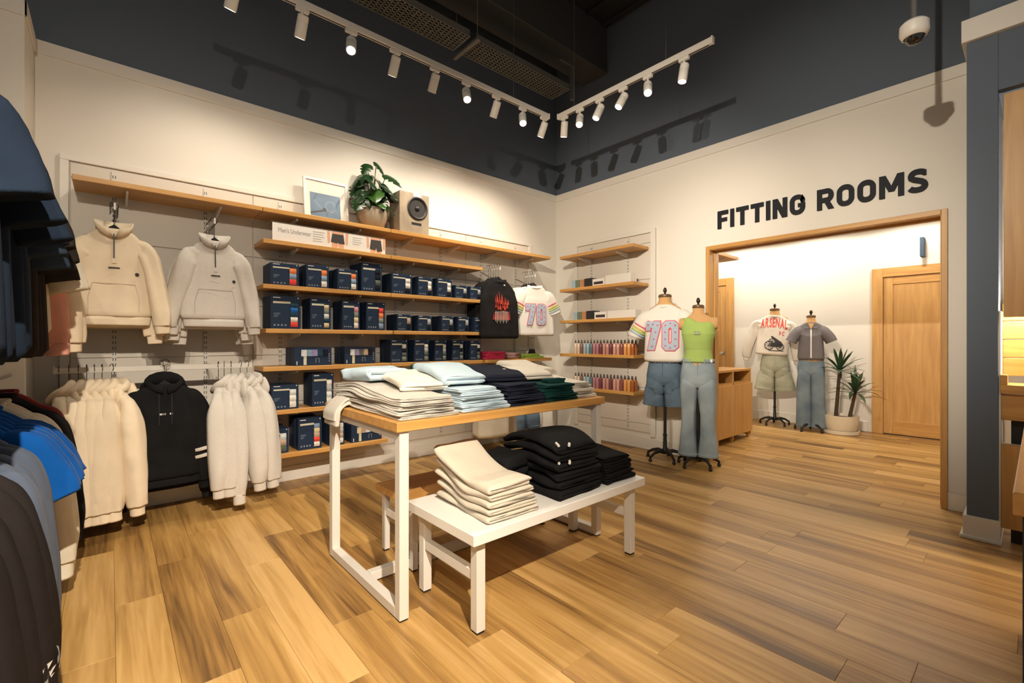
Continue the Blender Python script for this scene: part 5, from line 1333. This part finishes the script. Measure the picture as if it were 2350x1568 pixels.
decal('cannon_carriage', t, ff, [ngon([(-0.02, -0.42), (0.09, -0.40), (0.13, -0.42), (0.13, -0.46), (0.05, -0.475), (-0.03, -0.47)]), ngon([(-0.05, -0.535), (0.15, -0.535), (0.14, -0.525), (-0.04, -0.525)])], BLKP, 0.0155)
pants('khaki_shorts', 'sage khaki shorts under the cannon print tee', 'shorts', F3, rz3, KHAKI, 1.08, 0.80, 0.52, 0.20, 0.13, 0.165, 0.105, 0.125, 0.135, gap=0.012, spread=0.004, seed=422, fold=0.010)
# 4: grey shirt and jeans
F4 = (7.40, 2.10, 0); rz4 = R(-74)
dress_form('slim linen dress form in the grey shirt beside the potted dracaena', F4, rz4, 1.585, 0.145, 0.135, 0.112, 0.150, female=True, arms=False)
GSH = fabric('grey_crepe', (0.17, 0.155, 0.165), 0.06)
t, ff, keys = top('shirt', 'grey short-sleeved shirt with white placket in the fitting area', 'shirt', (F4[0], F4[1], 1.515), GSH, rz4, None, L=0.52, W=0.145, D=0.138, SH=0.165, NK=0.065, slope=0.06, sleeves='short', ribbed=False, seed=431, fold=0.008, neck=None, spread=0.03, flare=0.012, drape=True, short_k=0.72)
decal('placket', t, ff, [rect_grid(-0.008, 0.008, -0.49, -0.10, 1, 10)], PRW, 0.012)
for s in (-1, 1): decal('collar_point', t, ff, [ngon([(s * 0.012, -0.082), (s * 0.045, -0.004), (s * 0.095, -0.045), (s * 0.070, -0.085)])], GSH, 0.020)
decal('open_neck', t, ff, [ngon([(-0.035, -0.012), (0.035, -0.012), (0.0, -0.10)])], LINEN, 0.012)
pants('wide_jeans', 'blue wide-leg jeans under the grey shirt', 'jeans', F4, rz4, DEN3, 1.06, 0.78, 0.055, 0.165, 0.118, 0.145, 0.088, 0.088, 0.092, gap=0.004, seed=432, zk=0.42, fold=0.008)
# shorts and striped trousers low by the corner
pants('denim_shorts', 'mid blue denim shorts hanging low under the lime stack', 'shorts', (3.80, 4.14, -0.07), R(-14), DEN1, 0.80, 0.52, 0.27, 0.19, 0.045, 0.17, 0.10, 0.105, 0.112, gap=0.01, seed=441, fold=0.010)
hanger('black hanger of the denim shorts under the lime stack', (3.80, 4.14, 0.80), R(-14))
t = pants('track_pants', 'white track pants with black side stripes at the corner', 'trousers', (4.13, 4.17, 0), R(-20), TEEW, 0.84, 0.55, 0.05, 0.165, 0.04, 0.15, 0.085, 0.08, 0.085, gap=0.004, seed=442, fold=0.010)
for s in (-1, 1): obj('side_stripe', G().box(s * 0.166 - 0.004, s * 0.166 + 0.004, -0.012, 0.012, 0.06, 0.80), BLACKP, t)
hanger('black hanger of the white track pants', (4.13, 4.17, 0.90), R(-20))

# ------------------------------------------------------------------ corner shelf goods
def carton(label, y0, y1, z, h, dep, m, win=None, x=4.41, gr='small cartons on the corner shelves'):
    t = thing('carton', label, 'carton', (x, (y0 + y1) / 2, z), R(-90), gr)
    w_ = y1 - y0
    obj('box', G().box(-w_ / 2, w_ / 2, 0, dep, 0, h, 0.002), m, t)
    if win: obj('window', G().box(-w_ * 0.38, w_ * 0.38, -0.001, 0, h * 0.22, h * 0.6), win, t)
PALE = mat('pale_blue_carton', (0.30, 0.42, 0.48), 0.6); SAGE = mat('sage_carton', (0.13, 0.17, 0.11), 0.6); TERR = mat('terracotta_carton', (0.42, 0.20, 0.10), 0.6)
BLKC = mat('black_carton', (0.02, 0.02, 0.02), 0.5); WHTC = mat('white_carton', (0.75, 0.71, 0.66), 0.55); WND = mat('dark_carton_window', (0.05, 0.035, 0.035), 0.3)
for k, z in enumerate((ZR[1], ZR[2])):
    lv = ['upper', 'lower'][k]; o_ = -0.03 * k
    for nm_, ya, yb, h, m, wn in (('pale blue', 3.84, 3.90, 0.10, PALE, None), ('sage green', 3.77, 3.835, 0.10, SAGE, None), ('terracotta', 3.70, 3.765, 0.10, TERR, None), ('black', 3.575, 3.69, 0.105, BLKC, None), ('white windowed', 3.385, 3.565, 0.085, WHTC, WND), ('long white', 3.02 + o_, 3.375, 0.105, WHTC, None)):
        carton('%s carton on the %s carton shelf of the corner unit' % (nm_, lv), ya + o_, yb + o_, z, h if nm_ != 'long white' else 0.11 - 0.02 * k, 0.12 if wn is None else 0.15, m, wn)
BT = [('clear cream', (0.62, 0.50, 0.40)), ('clear cream', (0.62, 0.50, 0.40)), ('brown', (0.22, 0.11, 0.08)), ('pale blue', (0.30, 0.42, 0.47)), ('pale blue', (0.30, 0.42, 0.47)), ('teal', (0.11, 0.17, 0.20)), ('mauve', (0.42, 0.18, 0.20)), ('mauve', (0.42, 0.18, 0.20)), ('plum', (0.16, 0.05, 0.06)), ('dusty rose', (0.50, 0.25, 0.21)), ('dusty rose', (0.50, 0.25, 0.21)), ('plum', (0.16, 0.05, 0.06)),
      ('blush', (0.60, 0.32, 0.26)), ('blush', (0.60, 0.32, 0.26)), ('berry', (0.25, 0.08, 0.07)), ('apricot', (0.68, 0.32, 0.10)), ('apricot', (0.68, 0.32, 0.10)), ('amber', (0.36, 0.11, 0.03))]
BM = mesh_of('bottle_body', G().lathe([(0, 0), (0.0185, 0), (0.0195, 0.004), (0.0195, 0.118), (0.016, 0.126), (0.009, 0.130), (0.009, 0.136)], 14, cap=False), mat('bottle_default', (0.5, 0.5, 0.5), 0.2), True)
CM = mesh_of('bottle_cap', G().lathe([(0.010, 0.134), (0.011, 0.136), (0.011, 0.150), (0.0075, 0.153), (0.0075, 0.170), (0.004, 0.173), (0, 0.173)], 12, cap=False), mat('gunmetal_cap', (0.20, 0.17, 0.15), 0.35, metal=0.8), True)
BMC = {}
for sh_, z in enumerate((ZR[3], ZR[4])):
    for row in range(2):
        for k, (nm_, c) in enumerate(BT):
            key = nm_
            if key not in BMC:
                me = BM.copy(); me.materials.clear(); me.materials.append(mat('glass_' + nm_.replace(' ', '_'), c, 0.12, coat=0.5)); BMC[key] = me
            y = 3.845 - k * 0.0495
            t = thing('mist_bottle', '%s mist bottle, %s from left, %s row, %s bottle shelf' % (nm_, ORD[k], ['front', 'back'][row], ['upper', 'lower'][sh_]), 'bottle', (4.425 + 0.06 * row, y, z), 0, 'mist bottles on the corner shelves')
            obj('glass_body', BMC[key], None, t); obj('sprayer_cap', CM, None, t)

# ------------------------------------------------------------------ top shelf decor
t = thing('framed_picture', 'white framed picture of a basketball hoop leaning on the top shelf', 'picture', (1.50, 4.285, ZS[0]), 0, None, R(-8))
WF = mat('white_picture_frame', (0.80, 0.77, 0.72), 0.4)
pw, ph = 0.20, 0.41
for nm_, b_ in (('frame_side', (-pw, -pw + 0.022, 0, ph)), ('frame_side', (pw - 0.022, pw, 0, ph)), ('frame_rail', (-pw + 0.022, pw - 0.022, 0, 0.022)), ('frame_rail', (-pw + 0.022, pw - 0.022, ph - 0.022, ph))):
    obj(nm_, G().box(b_[0], b_[1], -0.012, 0.012, b_[2], b_[3], 0.002), WF, t)
obj('mat_board', G().box(-pw + 0.02, pw - 0.02, 0.0, 0.004, 0.02, ph - 0.02), mat('cream_mat_board', (0.72, 0.69, 0.64), 0.7), t)
pr_ = obj('print', G().box(-0.145, 0.125, -0.001, 0.0, 0.055, 0.275), mat('blue_sky_print', (0.12, 0.19, 0.29), 0.5, var=0.25, vscale=5), t)
LN = mat('pale_print_line', (0.30, 0.36, 0.42), 0.5); DK = mat('dark_print_pole', (0.045, 0.050, 0.055), 0.5)
def flat_xz(polys, y): 
    g = G()
    for v, f in polys: g.add([(a, y, b) for a, b in v], f)
    return g
obj('printed_hoop', flat_xz([ring2(0.035, 0.160, 0.042, 0.047, 24)], -0.0016), LN, pr_)
obj('printed_pole', flat_xz([bar2((-0.145, 0.078), (-0.03, 0.115), 0.008)], -0.0016), DK, pr_)
obj('printed_joint', flat_xz([ring2(-0.02, 0.125, 0.001, 0.016, 12)], -0.0018), DK, pr_)
for a, b in (((-0.05, 0.135), (-0.11, 0.205)), ((-0.11, 0.205), (-0.09, 0.262)), ((-0.02, 0.125), (0.03, 0.105)), ((-0.02, 0.125), (0.005, 0.065))): obj('printed_line', flat_xz([bar2(a, b, 0.0022)], -0.0015), (DK if b[0] > -0.1 else LN), pr_)
# speaker
t = thing('bookshelf_speaker', 'wood-grain bookshelf speaker with one black driver on the top shelf', 'speaker', (2.30, 4.115, ZS[0]))
BURL = mat('grey_burl_veneer', (0.36, 0.29, 0.21), 0.45, var=0.25, vscale=9, stretch=(1, 1, 0.5))
obj('cabinet', G().box(-0.165, 0.165, 0, 0.22, 0, 0.405, 0.004), BURL, t)
M_ = Matrix.Translation((0.03, -0.0015, 0.255)) @ Matrix.Rotation(R(90), 4, 'X')
dv = obj('driver_surround', G().lathe([(0.112, 0.0), (0.114, 0.008), (0.104, 0.014), (0.092, 0.010), (0.086, 0.001)], 32, cap=False).xf(M_), BLACKP, t, True)
obj('cone', G().lathe([(0.088, 0.002), (0.03, -0.0005), (0.0, -0.0005)], 32, cap=False).xf(M_), mat('black_paper_cone', (0.014, 0.013, 0.012), 0.6), dv, True)
obj('dust_cap', G().lathe([(0.028, 0.0), (0.022, 0.010), (0.012, 0.015), (0, 0.016)], 20, cap=False).xf(M_), mat('black_dust_cap', (0.02, 0.02, 0.02), 0.35), dv, True)
obj('port_slot', G().box(-0.035, 0.075, -0.001, 0.0, 0.085, 0.112), BLACKP, t)
obj('name_card', G().box(-0.015, 0.075, -0.001, 0.0, 0.372, 0.402), WHTC, t)
# monstera
t = thing('potted_monstera', 'potted split-leaf plant between the picture and the speaker', 'plant', (1.915, 4.25, ZS[0]))
STONE = mat('stone_glaze', (0.42, 0.34, 0.25), 0.6, var=0.08, vscale=4)
obj('pot', G().lathe([(0.0, 0), (0.085, 0), (0.105, 0.02), (0.138, 0.10), (0.146, 0.16), (0.140, 0.195), (0.130, 0.197), (0.128, 0.17), (0, 0.165)], 36, cap=False), STONE, t, True)
SOIL = mat('dark_soil', (0.02, 0.014, 0.01), 0.95)
obj('soil', G().lathe([(0, 0.172), (0.127, 0.172)], 24, cap=False), SOIL, t)
LEAF = mat('glossy_dark_leaf', (0.010, 0.036, 0.010), 0.32, var=0.35, vscale=6); LEAF2 = mat('glossy_young_leaf', (0.028, 0.085, 0.012), 0.32, var=0.25, vscale=6)
STEM = mat('green_stem', (0.04, 0.07, 0.02), 0.5)
def leaf_g(size, seed, split=True):
    """heart leaf in the local x-y plane, stalk at the origin, tip along +y, drooping"""
    rr = random.Random(seed); n = 15; g = G(); v = []; f = []
    for i in range(n + 1):
        u = i / n
        yy = lerp(-0.16, 1.0, u)
        wv = 0.46 * math.sin(PI * min(1, (u * 0.93 + 0.07)) ** 0.72) ** 0.8 if u < 1 else 0.0
        cut = 1.0
        if split and 2 <= i <= n - 3 and i % 3 == 1: cut = 0.42
        for s in (-1, 1):
            for q in (0.0, 0.5, 1.0):
                x = s * wv * q * (cut if q == 1.0 else 1.0)
                v.append((x * size, (yy - 0.10 * q * (1 if u > 0.25 else -0.4)) * size, (-0.28 * yy * abs(yy) - 0.22 * (x * x) * 2 + 0.05 * abs(x)) * size))
    for i in range(n):
        for s in (0, 1):
            for q in (0, 1):
                a = i * 6 + s * 3 + q
                f.append((a, a + 1, a + 7, a + 6))
    return g.add(v, f)
rr = random.Random(11)
spec = [(-0.20, -0.05, 0.46, 0.25), (-0.14, -0.06, 0.33, 0.24), (-0.02, -0.11, 0.36, 0.27), (0.09, -0.08, 0.33, 0.24), (0.18, -0.05, 0.40, 0.22), (0.17, -0.03, 0.55, 0.26), (0.03, -0.02, 0.50, 0.25), (-0.09, -0.03, 0.50, 0.25), (-0.05, 0.02, 0.62, 0.19), (0.06, 0.02, 0.66, 0.20), (0.13, -0.07, 0.27, 0.22), (-0.18, -0.08, 0.25, 0.24), (0.0, -0.12, 0.25, 0.20), (-0.18, 0.0, 0.40, 0.24), (0.12, 0.02, 0.48, 0.23), (0.22, 0.0, 0.34, 0.18), (-0.06, -0.09, 0.44, 0.24), (0.10, -0.10, 0.42, 0.23), (0.02, 0.04, 0.42, 0.22), (-0.10, 0.04, 0.44, 0.22), (0.04, -0.09, 0.30, 0.24), (-0.08, -0.10, 0.32, 0.24), (0.15, -0.02, 0.45, 0.22)]
for k, (x, y, z, sz) in enumerate(spec):
    out = Vector((x, y - 0.07, 0)); a = math.atan2(out.y, out.x) - PI / 2
    M_ = Matrix.Translation((x * 0.8, y * 0.8, z)) @ Matrix.Rotation(a + rr.uniform(-0.4, 0.4), 4, 'Z') @ Matrix.Rotation(R(-38 + rr.uniform(-22, 14)), 4, 'X') @ Matrix.Rotation(rr.uniform(-0.45, 0.45), 4, 'Y')
    lf = obj('leaf', leaf_g(sz * 0.74, k, k % 4 != 2).xf(M_), LEAF2 if k in (2, 12) else LEAF, t, 'all')
    obj('stem', G().tube([(x * 0.15, y * 0.15, 0.165), (x * 0.4, y * 0.4, 0.165 + (z - 0.165) * 0.6), (x * 0.8, y * 0.8, z)], 0.004, 6), STEM, lf, True)

# ------------------------------------------------------------------ dome camera
t = thing('security_camera', 'white dome security camera on a pole near the blue pier', 'camera', (3.55, 0.48, 3.03))
obj('pole', G().tube([(0, 0, 0.09), (0, 0, CEIL - 3.03)], 0.016, 12), mat('grey_pole', (0.12, 0.12, 0.12), 0.5), t, True)
obj('housing', G().lathe([(0, 0.095), (0.055, 0.092), (0.068, 0.078), (0.070, 0.03), (0.060, 0.006), (0.050, 0.0)], 32, cap=False), HOUSE, t, True)
obj('dome', G().lathe([(0.048, 0.004), (0.044, -0.012), (0.030, -0.030), (0.014, -0.037), (0, -0.038)], 28, cap=False), mat('smoked_dome', (0.015, 0.013, 0.013), 0.08, coat=0.6), t, True)

# ------------------------------------------------------------------ fitting area
def panel_door(name, label, y0, y1, zt, knob_y):
    d = struct(name, G().box(XB - 0.012, XB - 0.001, y0, y1, 0.012, zt, 0.001), MAPZ, label=label)
    st = 0.10
    for a, b in ((y0, y0 + st), (y1 - st, y1)): obj('stile', G().box(XB - 0.022, XB - 0.0125, a, b, 0.012, zt, 0.002), MAPZ, d)
    for a, b in ((0.012, 0.19), (zt - st, zt)): obj('rail', G().box(XB - 0.022, XB - 0.0125, y0 + st, y1 - st, a, b, 0.002), MAPY, d)
    cw_ = 0.125
    for a, b in ((y1 + 0.004, y1 + cw_), (y0 - cw_, y0 - 0.004)): obj('casing', G().box(XB - 0.042, XB, a, b, 0, zt + cw_, 0.003), MAPZ, d)
    obj('casing', G().box(XB - 0.042, XB, y0 - 0.003, y1 + 0.003, zt + 0.004, zt + cw_, 0.003), MAPY, d)
    obj('threshold_gap', G().box(XB - 0.013, XB - 0.001, y0, y1, 0.0, 0.0115), BLACKP, d)
    k = obj('knob', G().lathe([(0.028, 0), (0.028, 0.006), (0.012, 0.010), (0.012, 0.030), (0.026, 0.038), (0.030, 0.050), (0.022, 0.062), (0, 0.064)], 20, cap=False).xf(Matrix.Translation((XB - 0.022, knob_y, 1.05)) @ Matrix.Rotation(R(-90), 4, 'Y')), CHROME, d, True)
    return d
panel_door('door_2', 'tall maple door with one flat panel in the fitting area', 0.42, 1.385, 2.115, 0.50)
panel_door('door_3', 'far maple door with steel knob behind the low cabinet', 3.50, 4.3, 2.20, 3.56)
t = thing('blade_sign', 'slate blue blade sign above the maple door', 'sign', (XB, 0.975, 2.33))
obj('panel', G().box(-0.17, -0.03, -0.020, 0.020, 0, 0.245, 0.003), mat('blue_sign_face', (0.045, 0.075, 0.115), 0.6, spec=0.2), t)
obj('mount', G().box(-0.03, 0, -0.022, 0.022, 0.02, 0.225, 0.003), HOUSE, t)
t = thing('low_cabinet', 'low maple cabinet with two open cubbies by the doorway', 'cabinet', (5.80, 2.68, 0))
cx0, cx1, cy0, cy1 = -0.55, 0.55, -0.19, 0.19
obj('cabinet_top', G().box(cx0, cx1, cy0, cy1, 0.872, 0.90, 0.002), MAPX, t)
for x in (cx0, cx0 + 0.56, cx1 - 0.02): obj('upright', G().box(x, x + 0.02, cy0, cy1, 0.03, 0.872), MAPZ, t)
obj('cubby_floor', G().box(cx0 + 0.02, cx1 - 0.02, cy0, cy1, 0.715, 0.735), MAPX, t)
obj('back_panel', G().box(cx0, cx1, cy1 - 0.015, cy1 - 0.001, 0.08, 0.87), MAPX, t)
obj('bottom', G().box(cx0 + 0.02, cx1 - 0.02, cy0, cy1, 0.08, 0.10), MAPX, t)
for a, b in ((cx0 + 0.003, cx0 + 0.568), (cx0 + 0.572, cx1 - 0.003)): obj('door', G().box(a, b, cy0 - 0.019, cy0 - 0.001, 0.085, 0.715, 0.002), MAPZ, t)
for x in (cx0 + 0.04, cx0 + 0.55, cx1 - 0.06): obj('foot', G().box(x, x + 0.03, cy0 + 0.01, cy0 + 0.04, 0, 0.08), MAPZ, t)
shelf('maple shelf high inside the doorway over the low cabinet', 5.36, 2.878, 2.30, 1.08, 0, 0.42)
# dracaena
t = thing('potted_dracaena', 'tall dracaena with two stems in a cream pot beside the maple door', 'plant', (7.50, 1.77, 0))
POTC = mat('cream_glaze', (0.72, 0.64, 0.52), 0.35)
obj('saucer', G().lathe([(0, 0), (0.195, 0), (0.205, 0.01), (0.205, 0.05), (0.19, 0.052), (0.18, 0.02), (0, 0.02)], 36, cap=False), POTC, t, True)
obj('pot', G().lathe([(0, 0.022), (0.155, 0.022), (0.18, 0.06), (0.195, 0.15), (0.20, 0.25), (0.19, 0.252), (0.18, 0.22), (0, 0.21)], 40, cap=False), POTC, t, True)
obj('soil', G().lathe([(0, 0.218), (0.181, 0.218)], 24, cap=False), SOIL, t)
BARK = mat('dracaena_bark', (0.085, 0.055, 0.032), 0.9, bump=0.6, bscale=60)
DRL = mat('dracaena_leaf', (0.030, 0.075, 0.032), 0.4, var=0.3, vscale=8)
rr = random.Random(3)
for (bx, by, tx, ty, tz) in ((0.03, 0.07, 0.0, 0.02, 0.84), (0.0, -0.09, 0.03, -0.15, 0.56)):
    st = obj('trunk', G().tube([(bx, by, 0.2), (lerp(bx, tx, 0.4) + 0.012, lerp(by, ty, 0.4), lerp(0.2, tz, 0.45)), (tx, ty, tz)], [0.024, 0.021, 0.019], 10), BARK, t, True)
    for k in range(22):
        a = k * 2.4 + rr.uniform(-0.3, 0.3); el = R(lerp(82, 8, (k / 21) ** 0.9)); ln = rr.uniform(0.30, 0.44) * (0.85 if k < 4 else 1); wv = rr.uniform(0.018, 0.026)
        d = Vector((math.cos(a) * math.cos(el), math.sin(a) * math.cos(el), math.sin(el))); sd = Vector((-math.sin(a), math.cos(a), 0))
        v = []; f = []
        for i in range(8):
            u = i / 7
            c = Vector((tx, ty, tz - 0.02 + 0.05 * (1 - k / 21))) + d * ln * u + Vector((0, 0, -0.16 * (u ** 2.2) * math.cos(el)))
            ww = wv * (0.55 + 1.2 * u) * (1 - u ** 3) if u < 1 else 0.0005
            up_ = Vector((0, 0, 1)) * 0.25 * ww
            v += [tuple(c - sd * ww + up_), tuple(c), tuple(c + sd * ww + up_)]
        for i in range(7):
            for q in (0, 1): f.append((i * 3 + q, i * 3 + q + 1, i * 3 + q + 4, i * 3 + q + 3))
        obj('leaf', G().add(v, f), DRL, st, 'all')

# ------------------------------------------------------------------ service niche at the right edge
NX = 4.16
t = thing('back_counter', 'built-in maple back counter with lit boards right of the blue pier', 'counter', (NX, -0.45, 0))
ya, yb = -1.1, 0.604
obj('upper_panel', G().box(0.0, 0.03, ya, yb - 0.010, 1.40, 2.78, 0.002), MAPZ, t)
for k in range(4):
    z0 = 1.03 + k * 0.118
    obj('back_board', G().box(0.20, 0.218, ya, yb, z0, z0 + 0.114, 0.003), MAPY, t)
obj('side_liner', G().box(0.0, 0.30, yb + 0.001, yb + 0.010, 0.02, 1.44), TRIMW, t)
obj('ledge', G().box(-0.035, 0.20, ya, yb + 0.004, 0.93, 0.985, 0.003), MAPY, t)
obj('ledge_stop', G().box(-0.035, 0.04, yb - 0.03, yb + 0.004, 0.985, 1.045, 0.003), MAPY, t)
obj('drawer_front', G().box(0.0, 0.02, ya, yb, 0.765, 0.925, 0.002), MAPY, t)
obj('open_bay', G().box(0.10, 0.12, ya, yb - 0.04, 0.60, 0.765), BLACKP, t)
obj('door_front', G().box(0.0, 0.02, ya, yb, 0.096, 0.615, 0.002), MAPZ, t)
obj('door_edge', G().box(-0.001, 0.022, ya, yb, 0.6155, 0.622), CHROME, t)
obj('toe_kick', G().box(0.06, 0.08, ya, yb - 0.04, 0.0, 0.095), BLACKP, t)
obj('light_strip', G().box(0.05, 0.19, ya, yb - 0.01, 1.485, 1.495), LENS, t)
ld = bpy.data.lights.new('strip_glow', 'AREA'); ld.shape = 'RECTANGLE'; ld.size = 0.10; ld.size_y = 1.6; ld.energy = 5; ld.color = WARM
lo = bpy.data.objects.new('strip_glow', ld); C.objects.link(lo); lo.parent = t; lo.location = (0.12, -0.25, 1.48)
t = thing('service_counter', 'maple-topped service counter with navy front at the right edge', 'counter', (2.10, -0.40, 0))
obj('counter_top', G().box(-0.52, 0.9, -0.45, 0.44, 0.846, 0.90, 0.003), MAPX, t)
obj('counter_body', G().box(-0.49, 0.88, -0.42, 0.425, 0.0, 0.845), mat('navy_counter_front', (0.012, 0.018, 0.030), 0.5), t)
